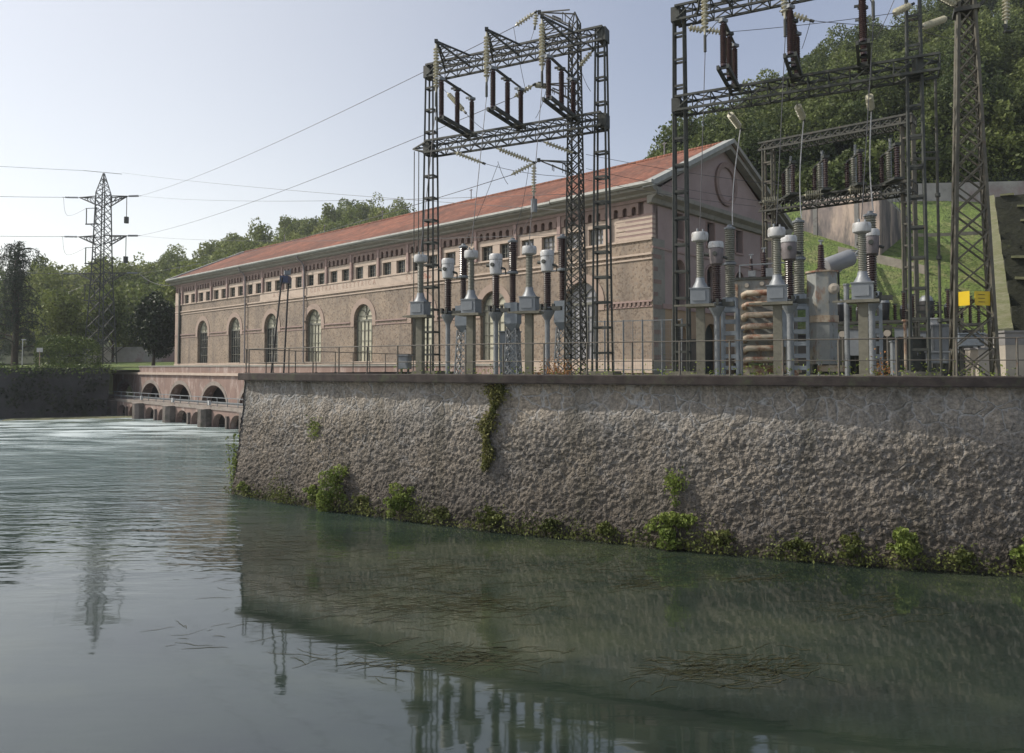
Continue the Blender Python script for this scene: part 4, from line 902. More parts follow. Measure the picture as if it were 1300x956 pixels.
g1, u1, n1_, tips1 = gantry(G1L, G1R, .66, .36, 'left dark lattice gantry with two crossbeams and three pointed brackets', ext_left=.95, brk=(1.55, 3.9, 6.3))
g2, u2, n2_, tips2 = gantry(G2L, G2R, .52, .36, 'right dark lattice gantry whose upper beam rises out of the picture', ext_right=.6, brk=(1.35, 3.9, 6.45))
# vertical earthing rods at the left tip
for k, (px, z1_) in enumerate(((524, 0), (530, 0))):
    q = G1L-u1*(.88-.24*k); o_ = MB().tube((q.x, q.y, GZ), (q.x, q.y, HL-.25), .022, 6).build('earthing_rod', 'steel', org=(q.x, q.y, GZ)); tag(o_, 'thin vertical rod hanging from the left beam tip, '+('outer one' if k == 0 else 'inner one'), 'rod')
# disconnectors
def disconnector(c, u, n_, label, l0=-.25, l1=2.3, h=1.5, m_='brown'):
    """three posts on a frame pointing to the river; c on the beam, z beam top"""
    org = (c.x, c.y, HL); root = T('disconnector_switch', label, 'switch', org, 0, 'switches on the gantry beams')
    mb = MB()
    for s_ in (-.16, .16): mb.bar(v3(c-n_*l0+u*s_, HL+.08), v3(c-n_*(l1+.15)+u*s_, HL+.08), .09, .14)
    for k in range(5): q = c-n_*(l0+(l1-l0)*k/4); mb.bar(v3(q-u*.2, HL+.09), v3(q+u*.2, HL+.09), .07)
    mb.build('base_frame', 'steel', root, org=org); hd = []
    for k, l in enumerate((l1, (l0+l1)/2+.05, l0+.12)):
        q = c-n_*l; pr = [(.10, 0), (.10, .08)]; zz = .1
        while zz < h-.12: pr += [(.085, zz), (.112, zz+.025), (.085, zz+.05)]; zz += .06
        pr += [(.07, h-.1), (.07, h)]
        MB().lathe(pr, v3(q, HL+.14), v3(q, HL+2), 12).build('post_insulator', m_, root, org=org, smooth=False)
        t_ = v3(q, HL+.14+h); mb = MB().box(t_.x, t_.y, t_.z+.04, .26, .2, .1, .5); mb.box(t_.x-.12, t_.y, t_.z+.1, .3, .07, .07, BA); mb.build('terminal', 'steel' if k == 1 else 'boxgrey', root, org=org); hd.append(t_)
    MB().bar(hd[0]+Vector((0, 0, .1)), hd[1]+Vector((0, 0, .1)), .08).bar(hd[1]+Vector((0, 0, .12)), hd[2]+Vector((0, 0, .12)), .06).build('contact_arm', 'steel', root, org=org); return hd
D1 = [disconnector(G1L+u1*s_, u1, n1_, lab) for s_, lab in ((2.0, 'leftmost three-post switch on the left gantry lower beam'), (4.35, 'middle three-post switch on the left gantry lower beam'), (6.7, 'right three-post switch on the left gantry beside the lattice mast'))]
D2 = [disconnector(G2L+u2*s_, u2, n2_, lab, l1=2.0) for s_, lab in ((1.95, 'leftmost three-post switch on the right gantry lower beam'), (4.05, 'middle three-post switch on the right gantry lower beam'), (6.15, 'rightmost three-post switch on the right gantry, its posts nearly in line'))]
# hanging insulator strings and droppers
names = ('left', 'middle', 'right'); botd = []
for gi, (tips, Dd) in enumerate(((tips1, D1), (tips2, D2))):
    for k, tp in enumerate(tips):
        e_ = tp-Vector((0, 0, 2.15)); disc_string('insulator_string', tp-Vector((0, 0, .1)), e_, 'cream disc string hanging from the %s bracket of the %s gantry' % (names[k], ('left', 'right')[gi]), 'hanging cream insulator strings', 13)
        botd.append(e_); h_ = Dd[k][0]
        o_ = MB().tube(e_-Vector((0, 0, .55)), e_-Vector((0, 0, .1)), .05, 8).build('line_clamp', 'steel', org=tuple(e_)); tag(o_, 'dark clamp below the %s hanging string of the %s gantry' % (names[k], ('left', 'right')[gi]), 'clamp')
        pathcable('jumper_cable', [e_-Vector((0, 0, .1)), (e_+h_)/2+Vector((0, 0, .12)), h_+Vector((0, 0, .15))], 'short bent jumper, %s hanging string to switch, %s gantry' % (names[k], ('left', 'right')[gi]))
# ------------------------------------------------------------------ ground equipment
def ribs(r0, r1, z0, z1, pitch=.07, taper=1.0):
    pr = []; z = z0; n = int((z1-z0)/pitch)
    for k in range(n): 
        s_ = 1+(taper-1)*k/n; z = z0+(z1-z0)*k/n; p_ = (z1-z0)/n; pr += [(r0*s_, z), (r1*s_, z+p_*.35), (r1*s_*.97, z+p_*.5), (r0*s_, z+p_*.6)]
    return pr+[(r0*taper, z1)]
def transformer_unit(label):   # white capped voltage transformer on a concrete post
    root = T('instrument_transformer', label, 'transformer', (0, 0, GZ), BA, 'white capped instrument transformers along the railing')
    mb = MB(); mb.box(0, 0, 1.2, .27, .25, 2.4); mb.box(0, 0, .1, .6, .6, .2); mb.build('post', 'concrete', root)
    MB().box(0, 0, 2.44, .92, .62, .09).box(-.62, .1, 2.47, .5, .1, .06).build('platform', 'concrete', root)
    bx_ = MB().box(0, 0, 2.74, .6, .54, .5).box(0, 0, 3.0, .66, .6, .035).box(-.02, -.285, 2.75, .42, .03, .32).build('base_box', 'boxgrey', root)
    MB().lathe([(.27, 3.02), (.25, 3.06), (.16, 3.22), (.135, 3.36)], n=18).build('neck', 'galv', root, smooth=True)
    MB().lathe(ribs(.105, .135, 3.36, 4.55, .055), n=16).build('insulator', 'greyporc', root)
    MB().lathe([(.14, 4.54), (.255, 4.58), (.27, 4.62), (.272, 4.80), (.25, 4.86), (.12, 4.88), (.05, 4.88)], n=24).build('head', 'white', root, smooth=True)
    MB().tube((-.08, 0, 4.87), (-.08, 0, 5.0), .035).tube((.1, 0, 4.87), (.1, 0, 4.97), .03).build('terminal', 'galv', root); return root
vt0 = transformer_unit('x'); VT = [(533.5, 29.0), (598, 27.9), (672, 26.9), (890, 24.3), (988, 23.5), (1097, 22.7)]
lv = ['leftmost white capped transformer on a concrete post beside the left gantry column', 'white capped transformer on a post, second from left before the arched window', 'white capped transformer on a post, third from left, wire rising from its cap', 'white capped transformer on a post just right of the power house corner', 'white capped transformer on a post in front of the rusty tank', 'rightmost white capped transformer on a post before the grass slope']
for k, (px, Y) in enumerate(VT):
    loc = (xat(px, Y), Y, GZ-(.03 if k < 3 else .0))
    if k == 0: vt0.location = loc; vt0['label'] = lv[0]
    else: dup(vt0, loc, lv[k], rot=BA+random.uniform(-.12, .12))
def ct_unit(name, label, body, cap, ins, group):
    root = T(name, label, 'transformer', (0, 0, GZ), BA, group)
    MB().lathe([(.1, 0), (.1, 2.3)], n=14).box(0, 0, .06, .5, .5, .12).build('post', 'galv', root, smooth=True)
    MB().lathe([(.1, 2.25), (.12, 2.35), (.27, 2.62), (.3, 2.70), (.2, 2.72), (.2, 2.85)], n=14).build('pedestal', 'boxgrey', root)
    mb = MB(); 
    for a in range(6): mb.box(.27*math.cos(a), .27*math.sin(a), 2.86, .09, .09, .22)
    mb.lathe([(.24, 2.72), (.24, 2.80)], n=12); mb.bar((.2, 0, 2.78), (.62, 0, 2.78), .16); mb.build('flange', 'steel', root)
    MB().lathe(ribs(.12, .165, 2.85, 4.2, .075), n=16).build('insulator', ins, root)
    MB().lathe([(.16, 4.2), (.23, 4.25), (.255, 4.45), (.265, 4.78), (.25, 4.82)], n=20).build('head', body, root, smooth=True)
    MB().lathe([(.255, 4.82), (.275, 4.83), (.275, 5.0), (.24, 5.06), (.05, 5.08)], n=20).build('cap', cap, root, smooth=True)
    MB().tube((-.22, 0, 4.6), (-.42, 0, 4.63), .07, 10).build('terminal', 'steel', root); MB().tube((.22, 0, 4.5), (.4, 0, 4.44), .05, 8).build('terminal', 'steel', root); MB().tube((.0, -.2, 4.6), (.0, -.34, 4.6), .08, 10).build('gauge', 'steel', root); return root
c0_ = ct_unit('current_transformer', 'white tank head on a dark ribbed insulator, left of the arched window', 'white', 'white', 'brown', 'white headed current transformers')
CT_ = [(568.5, 31.0), (629.5, 29.7), (695, 28.8)]
lab = ['white two-tiered head on dark ribbed insulator, leftmost of three', 'white two-tiered head on dark ribbed insulator, middle of three', 'white two-tiered head on dark ribbed insulator nearest the lattice mast']
for k, (px, Y) in enumerate(CT_):
    loc = (xat(px, Y), Y, GZ-.08)
    if k == 0: c0_.location = loc; c0_['label'] = lab[0]
    else: dup(c0_, loc, lab[k], rot=BA+random.uniform(-.2, .2))
c1_ = ct_unit('current_transformer', 'dark headed transformer with white cap and reddish ribs before the gable', 'terra', 'white', 'brown', 'brown ribbed current transformers')
CT2 = [(910.5, 26.8), (1003.5, 25.6), (1108, 24.4)]
lab = ['grey-brown head with white lid on reddish ribs, left of the rusty tank', 'grey-brown head with white lid on reddish ribs, before the rusty tank', 'grey-brown head with white lid behind the rightmost white capped transformer']
for ch in c1_.children:
    if ch.name.startswith('head'): ch.data.materials[0] = mat('grey_brown_metal', (.17, .15, .15), (.12, .105, .105), .5, scale=4)
for k, (px, Y) in enumerate(CT2):
    loc = (xat(px, Y), Y, GZ-.08)
    if k == 0: c1_.location = loc; c1_['label'] = lab[0]
    else: dup(c1_, loc, lab[k], rot=BA+random.uniform(-.3, .3))
def breaker_unit(label, ins1, group, stand='lattice'):
    root = T('circuit_breaker', label, 'breaker', (0, 0, GZ), BA, group)
    mb = MB()
    if stand == 'lattice': lattice(mb, (0, 0, 0), (0, 0, 2.1), (.62, .5), (.42, .36), (1, 0, 0), (0, 1, 0), 4, .055, .035, 'x'); mb.build('stand', 'galv', root)
    else:
        for sx in (-.27, .27):
            for sy in (-.2, .2): mb.box(sx, sy, 1.3, .1, .1, 2.6)
        for k in range(6): mb.box(0, -.2, .35+k*.44, .46, .05, .15); mb.box(0, .2, .35+k*.44, .46, .05, .15)
        mb.build('stand', 'bluegrey', root)
    zb_ = 2.05 if stand == 'lattice' else 2.6
    if stand == 'lattice': MB().extr([(-.3, -.24, 2.3), (.3, -.24, 2.3), (.3, -.24, 3.2), (-.3, -.24, 3.2)], (0, .48, 0)).extr([(-.3, -.24, 2.3), (.3, -.24, 2.3), (.12, -.1, 2.0), (-.12, -.1, 2.0)], (0, .4, 0)).build('drive_box', 'bluegrey', root); z0 = 3.2
    else: MB().box(0, 0, 2.82, .5, .45, .42).box(0, -.24, 2.82, .26, .03, .26).build('drive_box', 'bluegrey', root); z0 = 3.03
    zm = z0+1.25; MB().lathe(ribs(.12 if stand == 'lattice' else .165, .15 if stand == 'lattice' else .20, z0, zm, .08), n=16).build('lower_insulator', ins1, root)
    MB().lathe([(.2, zm), (.24, zm+.02), (.24, zm+.1), (.2, zm+.12)], n=16).box(-.3, 0, zm+.05, .4, .1, .06).build('middle_flange', 'boxgrey', root)
    zt_ = zm+.12+1.25; MB().lathe(ribs(.155, .2, zm+.12, zt_, .08), n=16).build('upper_insulator', ins1, root)
    MB().lathe([(.19, zt_), (.22, zt_+.02), (.22, zt_+.08), (.1, zt_+.13), (.08, zt_+.2)], n=16).build('top_cap', 'boxgrey', root); return root, zt_
b0, bz1 = breaker_unit('x', 'brown', 'tall dark double insulator breakers', 'lattice')
BR = [(588, 33.4, 'tall dark double insulator on a grey drive box, leftmost'), (651, 31.9, 'tall dark double insulator on a grey drive box, middle one'), (714.5, 31.0, 'tall dark double insulator on a grey drive box touching the lattice mast')]
brt = []
for k, (px, Y, lb) in enumerate(BR):
    loc = (xat(px, Y), Y, GZ)
    if k == 0: b0.location = loc; b0['label'] = lb
    else: dup(b0, loc, lb)
    brt.append(Vector((loc[0], loc[1], GZ+bz1+.2)))
b1, bz2 = breaker_unit('x', 'greyporc', 'grey-green double insulator breakers', 'ladder')
BR2 = [(928, 28.3, 'grey-green double ribbed column on a blue-grey ladder stand left of the rusty tank'), (1016, 27.0, 'grey-green double ribbed column on a ladder stand before the rusty tank'), (1108, 25.6, 'rightmost grey-green double ribbed column, on a stand before the grass slope')]
for k, (px, Y, lb) in enumerate(BR2):
    loc = (xat(px, Y), Y, GZ+(.05 if k < 2 else 0))
    if k == 0: b1.location = loc; b1['label'] = lb
    else: dup(b1, loc, lb)
    brt.append(Vector((loc[0], loc[1], loc[2]+bz2+.2)))
# slanted strings below the beams with white droppers down to the breakers (right gantry)
for k, (x0, y0, x1, y1) in enumerate(((925, 143, 940, 163), (1012, 133, 1020, 152), (1103, 120, 1106, 140))):
    Y = (27.3, 25.9, 24.3)[k]; p = at(x0, y0, Y); q = at(x1, y1, Y+.6); lb = names[k]
    disc_string('insulator_string', p, q, 'short slanted cream string under the right gantry beam, %s of three' % lb, 'short slanted strings under the right gantry beam', 8, .13)
    pathcable('dropper_cable', [q, q+(brt[3+k]-q)*.5+Vector((-.03, 0, 0)), q+(brt[3+k]-q)*.86+Vector((.05, 0, 0)), brt[3+k]+Vector((.12, 0, -.02))], 'pale cable dropping from the %s slanted string to the breaker below' % lb, .022, 'wirelight')
    cable('jumper_cable', p+Vector((0, 0, 0)), D2[k][2], .1, 'short jumper above the %s slanted string of the right gantry' % lb, .012)
# droppers from hanging strings to transformer caps
for k in range(6):
    px, Y = VT[k]; q = Vector((xat(px, Y), Y, GZ+4.98)); e_ = botd[k]-Vector((0, 0, .55))
    cable('dropper_cable', e_, q, .0, 'thin straight wire from the %s hanging string to the cap below, %s gantry' % (names[k % 3], 'left' if k < 3 else 'right'), .014, n=4)
for k in range(3):
    px, Y = CT_[k]; a = Vector((xat(px, Y)+.38, Y, GZ+4.38)); b_ = Vector((brt[k].x-.3, brt[k].y, GZ+3.2+1.3))
    cable('busbar_link', a, b_, .12, 'curved link between the %s white head and the dark breaker column' % names[k], .03)
for k in range(3):
    a = brt[k]; Y = a.y; q = at((632, 672, 736)[k], (209, 209, 190)[k], Y+.4)
    if k < 2: pathcable('dropper_cable', [a, a+(q-a)*.4+Vector((.1, 0, 0)), q], 'thin curved wire rising from the top of the %s dark breaker column' % names[k], .011, 'wire')
# stringers under left gantry towards mast arm
Mx = Vector((xat(731, 30.3), 30.3)); armtip = v3(Mx-u1*1.62-n1_*.05, 0)
def hpt(px, py, Y): return at(px, py, Y)
SG = [((576, 193, 30.6), (613, 207, 30.8), 'cream string slanting down right under the left end of the lower beam'), ((630, 188, 30.6), (677, 206, 30.3), 'cream string slanting to the lower mast arm tip'), ((690, 180, 30.2), (728, 194, 30.1), 'cream string slanting down to the mast under the lower beam'), ((649, 222, 30.6), (678, 207, 30.3), 'cream string on the lower left side of the mast arm tip'),
      ((654, 33, 30.8), (679, 16, 30.3), 'cream string slanting up to the top mast arm tip'), ((653, 123, 30.9), (677, 108, 30.3), 'cream string slanting up to the middle mast arm tip'), ((679, 108, 30.3), (697, 110, 31.6), 'short bulky cream string just right of the middle mast arm tip'),
      ((736, 84, 29.8), (752, 65, 29.2), 'thick cream string under the right end of the left gantry upper beam'), ((568, 118, 31.8), (590, 142, 30.9), 'cream string slanting down behind the leftmost switch'), ((681, 17, 30.3), (679, 34, 30.4), 'short cream string hanging below the top mast arm tip'), ((678, 208, 30.3), (677.5, 250, 30.3), 'long cream string hanging from the lower mast arm above the roof')]
for a, b_, lb in SG: disc_string('insulator_string', hpt(*a), hpt(*b_), lb, 'slanted cream strings around the lattice mast', r=.11)
bx2 = hpt(678, 262, 30.3); o_ = MB().tube((bx2.x, bx2.y, bx2.z-.25), (bx2.x, bx2.y, bx2.z+.3), .13, 12).build('line_weight', 'boxgrey', org=tuple(bx2)); tag(o_, 'small grey canister hanging below the lower mast arm', 'canister')
WR = [((552, 92, 32.2), (568, 118, 31.8)), ((590, 142, 30.9), (625, 170, 30.6)), ((560, 186, 31.8), (576, 193, 30.6)), ((613, 207, 30.8), (718, 224, 31.5)), ((612, 177, 31.0), (630, 188, 30.6)), ((668, 170, 30.2), (690, 180, 30.2)), ((736, 84, 29.8), (750, 116, 29.6)), ((677, 266, 30.3), (655, 306, 31)), ((652, 34, 30.8), (668, 118, 30.8)), ((679, 34, 30.4), (669, 60, 30.8)), ((632, 205, 30.9), (645, 234, 31)), ((693, 116, 30.6), (680, 150, 30.8))]
for k, (a, b_) in enumerate(WR): o_ = cable('jumper_cable', hpt(*a), hpt(*b_), .12, 'thin jumper wire among the switches and strings of the left gantry', .011, n=8, group='thin jumper wires of the left gantry')
# right gantry horizontal strings + lines
SG2 = [((874, 35, 26.2), (895, 39, 25.9), 'cream string left of the first hanging string of the right gantry'), ((898, 38, 25.9), (919, 41, 25.7), 'cream string right of the first hanging string of the right gantry'), ((990, 14, 24.9), (1029, 26, 24.4), 'long cream string right of the second hanging string'), ((1134, 17, 23.3), (1157, 6, 23.6), 'cream string on the left of the right gantry column'), ((1171, 34, 23.9), (1202, 23, 25.2), 'long cream string between the gantry column and the right lattice tower'), ((1277, -14, 24.5), (1277, 32, 24.5), 'vertical cream string hanging at the top right corner')]
for a, b_, lb in SG2: disc_string('insulator_string', hpt(*a), hpt(*b_), lb, 'cream strings of the right gantry', r=.12)
q = hpt(1280, 40, 24.5); o_ = MB().box(q.x, q.y, q.z, .28, .14, .06).box(q.x-.1, q.y, q.z+.13, .06, .06, .25).build('end_clamp', 'steel', org=tuple(q)); tag(o_, 'small dark clamp below the top right hanging string', 'clamp')
for (a, b_, lb) in (((919, 41, 25.7), (1134, 17, 23.3), 'thin wire sloping between the cream strings of the right gantry'), ((1029, 26, 24.4), (1171, 34, 23.9), 'thin nearly level wire left of the right gantry column'), ((1029, 26, 24.4), (1018, 62, 25), 'short jumper from the long cream string down to the middle switch'), ((919, 41, 25.7), (917, 62, 26), 'short jumper down to the leftmost switch of the right gantry'), ((1172, 40, 23.9), (1230, 52, 27), 'faint wire crossing in front of the wood by the tower'), ((1140, -12, 23.4), (1112, 50, 24), 'wire slanting down to the right switch from above'), ((930, 108, 27.4), (1190, 72, 23.8), 'thin wire just above the right gantry lower beam'), ((1134, 18, 23.3), (1156, 34, 23.9), 'short wire crossing to the right gantry column')):
    cable('jumper_cable', hpt(*a), hpt(*b_), .05, lb, .011, n=8)
# second pole right of the gantry with short arms
pz = pt(1195, 24.6); ap_ = T('arm_pole', 'thin vertical pole with two short arms right of the right gantry', 'pole', (pz.x, pz.y, GZ)); MB().tube((0, 0, 0), (0, 0, HL-GZ-.1), .045, 8).build('pole', 'towerdark', ap_)
for py in (396, 201):
    z = zat(py, 24.6); MB().bar((-.75, .1, z-GZ), (.08, 0, z-GZ), .06, .1).bar((-.75, .1, z-GZ+.22), (.08, 0, z-GZ+.22), .05, .05).build('arm', 'towerdark', ap_)
for k in range(3): MB().lathe([(.045, 0), (.08, .02), (.08, .14), (.045, .16)], (0, 0, 1.9+k*2.1)).build('collar', 'steel', ap_)

# ------------------------------------------------------------------ lattice masts
org = (Mx.x, Mx.y, GZ); ms = T('lattice_mast', 'slender dark lattice mast rising through the left gantry with three arms', 'mast', org)
U3, N3 = Vector((u1.x, u1.y, 0)), Vector((n1_.x, n1_.y, 0)); ztop = EYE+14.35
mb = MB(); lattice(mb, (Mx.x, Mx.y, GZ), (Mx.x, Mx.y, ztop), (.72, .72), (.36, .36), U3, N3, 34, .062, .038, 'x'); 
for s_ in ((-1, -1), (1, -1), (1, 1), (-1, 1)): mb.bar(v3(Mx, ztop)+U3*.18*s_[0]+N3*.18*s_[1], v3(Mx, ztop+.45), .04)
mb.build('shaft', 'towerdark', ms, org=org)
for zt_, ln in ((zat(14, 30.3), 1.62), (zat(107, 30.3), 1.62), (zat(206, 30.3), 1.66)):
    mb = MB(); tip = v3(Mx-u1*ln, zt_+.3)
    for s_ in (-1, 1):
        for dz in (.0, -.62 if zt_ > 17 else -.45): mb.bar(v3(Mx, zt_+dz)+N3*.2*s_+U3*-.15, tip, .045)
    for k in (.3, .6):
        for s_ in (-1, 1): a = v3(Mx, zt_)+N3*.2*s_*(1-k)-U3*ln*k; b_ = v3(Mx, zt_-.6*(1-k))+N3*.2*s_*(1-k)-U3*ln*k; mb.bar(a, b_, .03); mb.bar(a, b_+U3*.4, .03)
        mb.bar(v3(Mx, zt_)+N3*.2*(1-k)-U3*ln*k, v3(Mx, zt_)-N3*.2*(1-k)-U3*ln*k, .03)
    mb.box(tip.x, tip.y, tip.z, .14, .14, .14); mb.build('cross_arm', 'towerdark', ms, org=org)
Tb = pt(1236, 25.0); org = (Tb.x, Tb.y, GZ); tb = T('lattice_tower', 'big olive lattice tower with yellow plates at the right edge of the yard', 'tower', org)
a_t = R(-25); U3 = Vector((math.cos(a_t), math.sin(a_t), 0)); N3 = Vector((-math.sin(a_t), math.cos(a_t), 0))
mb = MB(); zz = [0]; sgh = 1.08
while zz[-1] < 14.5: zz.append(zz[-1]+sgh); sgh = max(.5, sgh*.95)
def tw(z): return 1.24-(1.24-.40)*min(z, 13)/12.3
cor = lambda z, i: Vector((Tb.x, Tb.y, GZ+z))+U3*(((-1, 1, 1, -1)[i])*tw(z)/2)+N3*(((-1, -1, 1, 1)[i])*tw(z)/2)
for i in range(4): mb.bar(cor(0, i), cor(zz[-1], i), .10, .10)
mb.build('leg_angles', 'tower', tb, org=org)
mb = MB()
for a, b_ in zip(zz, zz[1:]):
    for i in range(4):
        j = (i+1) % 4; off = (N3*-.03 if i == 0 else N3*.03 if i == 2 else U3*.03 if i == 1 else U3*-.03)
        mb.bar(cor(a, i)+off, cor(b_, j)+off, .08, .05); mb.bar(cor(a, j)-off*.3, cor(b_, i)-off*.3, .06, .04)
mb.build('bracing', 'tower', tb, org=org)
MB().box(Tb.x, Tb.y, GZ+zz[-1]+.0, .2, .2, .2).build('top_plate', 'tower', tb, org=org)
zc = zat(8, 25)-GZ; mb = MB().box(Tb.x, Tb.y, GZ+zc-.2, .75, .7, .14, a_t); mb.bar(Vector((Tb.x, Tb.y, GZ+zc))-U3*.25, Vector((Tb.x, Tb.y, GZ+zc+.9))-U3*1.4+N3*.0, .08); mb.bar(Vector((Tb.x, Tb.y, GZ+zc-.2))+U3*.25, Vector((Tb.x, Tb.y, GZ+zc+.5))+U3*1.0, .09); mb.build('head_frame', 'towerdark', tb, org=org)
for k, (px, px2) in enumerate(((1217, 1231), (1238, 1257))):
    z0, z1 = zat(388, 24.3), zat(370, 24.3); p = at(px, 380, 24.15 if k else 24.5); q = at(px2, 380, 24.3 if k else 24.1)
    o_ = MB().extr([(p.x, p.y, z0), (q.x, q.y, z0), (q.x, q.y, z1), (p.x, p.y, z1)], (0, .03, 0)).build('warning_plate', 'yellow', tb, org=org); 
    if k: 
        o_['label'] = 'larger yellow plate with faint lines'; mm = MB()
        for i in range(3): mm.extr([(p.x+.1, p.y-.012, z1-.12-.12*i), (q.x-.1, q.y-.012, z1-.12-.12*i), (q.x-.1, q.y-.012, z1-.105-.12*i), (p.x+.1, p.y-.012, z1-.105-.12*i)], (0, .008, 0))
        mm.build('faint_marks', 'black', o_, org=org).location = (0, 0, 0)
for s_ in (0, 1): disc_string('insulator_string', at(1192+s_*4, -6-s_*6, 24.5), at(1214+s_*6, 6-s_*4, 24.9), 'cream string at the head of the right lattice tower, %s of a pair' % ('lower' if s_ == 0 else 'upper'), 'paired strings at the tower head', r=.11)
# ------------------------------------------------------------------ background gantry
L3, R3 = pt(979, 41.5), pt(1158, 37); org = (L3.x, L3.y, GZ); g3 = T('gantry_frame', 'smaller pale grey gantry further back in front of the wooded hillside', 'gantry', org)
u3 = (R3-L3).normalized(); n3 = Vector((-u3.y, u3.x)); zt3 = zat(183, 41.5)
for P_ in (L3, R3): mb = MB(); lattice(mb, v3(P_, GZ), v3(P_, zt3), (.55, .5), (.5, .45), (u3.x, u3.y, 0), (n3.x, n3.y, 0), 12, .1, .05, 'ladder'); mb.build('column', 'tower', g3, org=org)
for nm, z, hh_ in (('upper_beam', zt3, .4), ('lower_beam', zat(258, 41.5), .5)):
    mb = MB(); lattice(mb, v3(L3-u3*.4, z-hh_/2), v3(R3+u3*.3, z-hh_/2), (hh_, 1.0), (hh_, 1.0), (0, 0, 1), (n3.x, n3.y, 0), 16, .1, .05, 'n'); mb.build(nm, 'towerdark', g3, org=org)
zl = zat(258, 41.5)
for k, s_ in enumerate((.12, .36, .60, .84)):
    c_ = L3+(R3-L3)*s_; root = T('post_switch', ('dark post switch on the rear gantry beam, nearest the gable', 'dark post switch on the rear gantry beam, second from the gable', 'dark post switch on the rear gantry beam, third from the gable', 'dark post switch on the rear gantry beam beside its right column')[k], 'switch', (c_.x, c_.y, zl), 0, 'post switches on the rear gantry')
    MB().box(0, -.3, .08, .5, 2.4, .12).build('base_frame', 'steel', root)
    for j, dy in enumerate((-1.3, -.3, .6)): MB().lathe(ribs(.09, .14, .14, 1.7, .12), (.1*j, dy, 0)).build('post_insulator', 'brown' if j != 1 else 'greyporc', root)
    MB().bar((0, -1.3, 1.75), (.2, .6, 1.75), .1).box(0, -1.3, 1.8, .3, .3, .15).build('contact_arm', 'steel', root)
    MB().tube((.5, .3, -.3), (.5, .3, 2.6), .07).build('standpipe', 'galv', root)
for k, (a, b_, y) in enumerate(((967, 992, 255), (1020, 1046, 247), (1076, 1103, 240))):
    disc_string('insulator_string', at(a, y+1, 40-k), at(b_, y-1, 39.6-k), 'level cream string on the rear gantry, %s of three' % names[k], 'level cream strings on the rear gantry', 9, .24)

# ------------------------------------------------------------------ big rusty transformer
Ct = pt(960, 31.5); org_ = (Ct.x, Ct.y, GZ); tf = T('power_transformer', 'large rust-streaked grey transformer with stacked cooling pipes and tall bushings', 'transformer', org_, BA+R(4))
MB().box(.42, .3, 2.35, 2.5, 1.9, 3.5).build('tank', 'trans', tf); [MB().box(x_, -.68, 2.3, .09, .1, 3.2).build('stiffener', 'transpipe', tf) for x_ in (-.72, 1.1, 1.5)]
MB().box(.5, .3, 4.14, 2.75, 2.1, .1).build('lid', 'steel', tf)
o8 = [(2.62+.62*math.cos(R(22.5+45*i)), -.1+.62*math.sin(R(22.5+45*i))) for i in range(8)]
MB().extr([(x, y, .55) for x, y in o8], (0, 0, 3.75)).build('tank', 'trans', tf)
MB().extr([(2.62+(x-2.62)*1.06, -.1+(y+.1)*1.06, 2.25) for x, y in o8], (0, 0, .28)).build('tank_band', 'transpipe', tf); MB().extr([(2.62+(x-2.62)*1.1, -.1+(y+.1)*1.1, 4.3) for x, y in o8], (0, 0, .07)).build('lid', 'transpipe', tf)
for k in range(7):
    z = .72+k*.46; r_ = .15 if k != 5 else .12
    MB().path([(-.42, -.6, z-.12), (-.42, -.86, z-.04), (-.28, -.98, z+.02), (.6, -1.0, z+.02), (1.02, -1.0, z+.02)], r_*.85, 10).build('cooling_pipe', 'transpipe', tf, smooth=True)
MB().box(1.32, -.8, 3.3, .4, .3, .9).build('header_box', 'bluegrey', tf)
MB().box(1.25, -.95, 2.0, .55, .5, 1.5).build('cable_box', 'bluegrey', tf)
mb = MB().span(-.6, 1.8, -.7, 1.2, .2, .5).span(2.4, 3.6, -.6, .4, .25, .5)
for x in (-.4, .2, .9, 1.5): mb.lathe([(.2, 0), (.2, .1)], (x, -.8, .2), (x, 0, .2), 12)
mb.build('undercarriage', 'transpipe', tf)
MB().lathe([(.1, 0), (.33, .04), (.36, .1), (.36, 1.3), (.33, 1.36), (.1, 1.4)], (2.75, .5, 4.62), (3.9, 1.25, 5.12), 20).build('conservator', 'conserv', tf, smooth=True)
MB().bar((3.3, .8, 3.2), (3.3, .8, 4.6), .08).build('conservator_bracket', 'steel', tf)
for (x, y, h, r_, m__) in ((.35, .2, 1.15, .14, 'brown'), (-.2, .9, 1.0, .1, 'brown'), (2.6, -.2, 1.1, .17, 'brown'), (1.35, .6, .9, .11, 'brown')):
    z = 4.2 if x < 2.0 else 4.37; bo = MB().lathe(ribs(r_*.75, r_, z+.1, z+h, .09, .7), (x, y, 0)).lathe([(r_*1.2, z), (r_*1.2, z+.1)], (x, y, 0)).build('bushing', m__, tf); MB().tube((x, y, z+h), (x, y, z+h+.18), .04).box(x, y, z+h+.17, .2, .08, .06).build('terminal', 'galv', bo)
mb = MB(); mb.bar((-.6, -.4, 4.75), (1.6, -.3, 4.8), .06).bar((-.6, -.4, 4.2), (-.6, -.4, 4.75), .06).bar((.9, -.4, 4.2), (.9, -.4, 4.95), .07).box(.7, -.3, 4.4, .5, .3, .35).box(-.1, -.5, 4.35, .3, .3, .25).bar((1.4, -.3, 4.2), (1.4, -.3, 4.8), .05); mb.build('tap_gear', 'galv', tf)
MB().lathe([(.1, 0), (.2, .03), (.22, .08), (.1, .14)], (3.05, -.6, 3.6), (3.05, -2, 3.6), 16).bar((3.6, -.6, 3.6), (4.1, -.5, 3.6), .06).build('valve', 'pier', tf)
for (x, z) in ((-.3, 3.85), (.3, 3.9), (.9, 3.8)): MB().lathe([(.09, 0), (.09, .12)], (x, -.66, z), (x, -3, z), 10).build('valve', 'pier', tf)
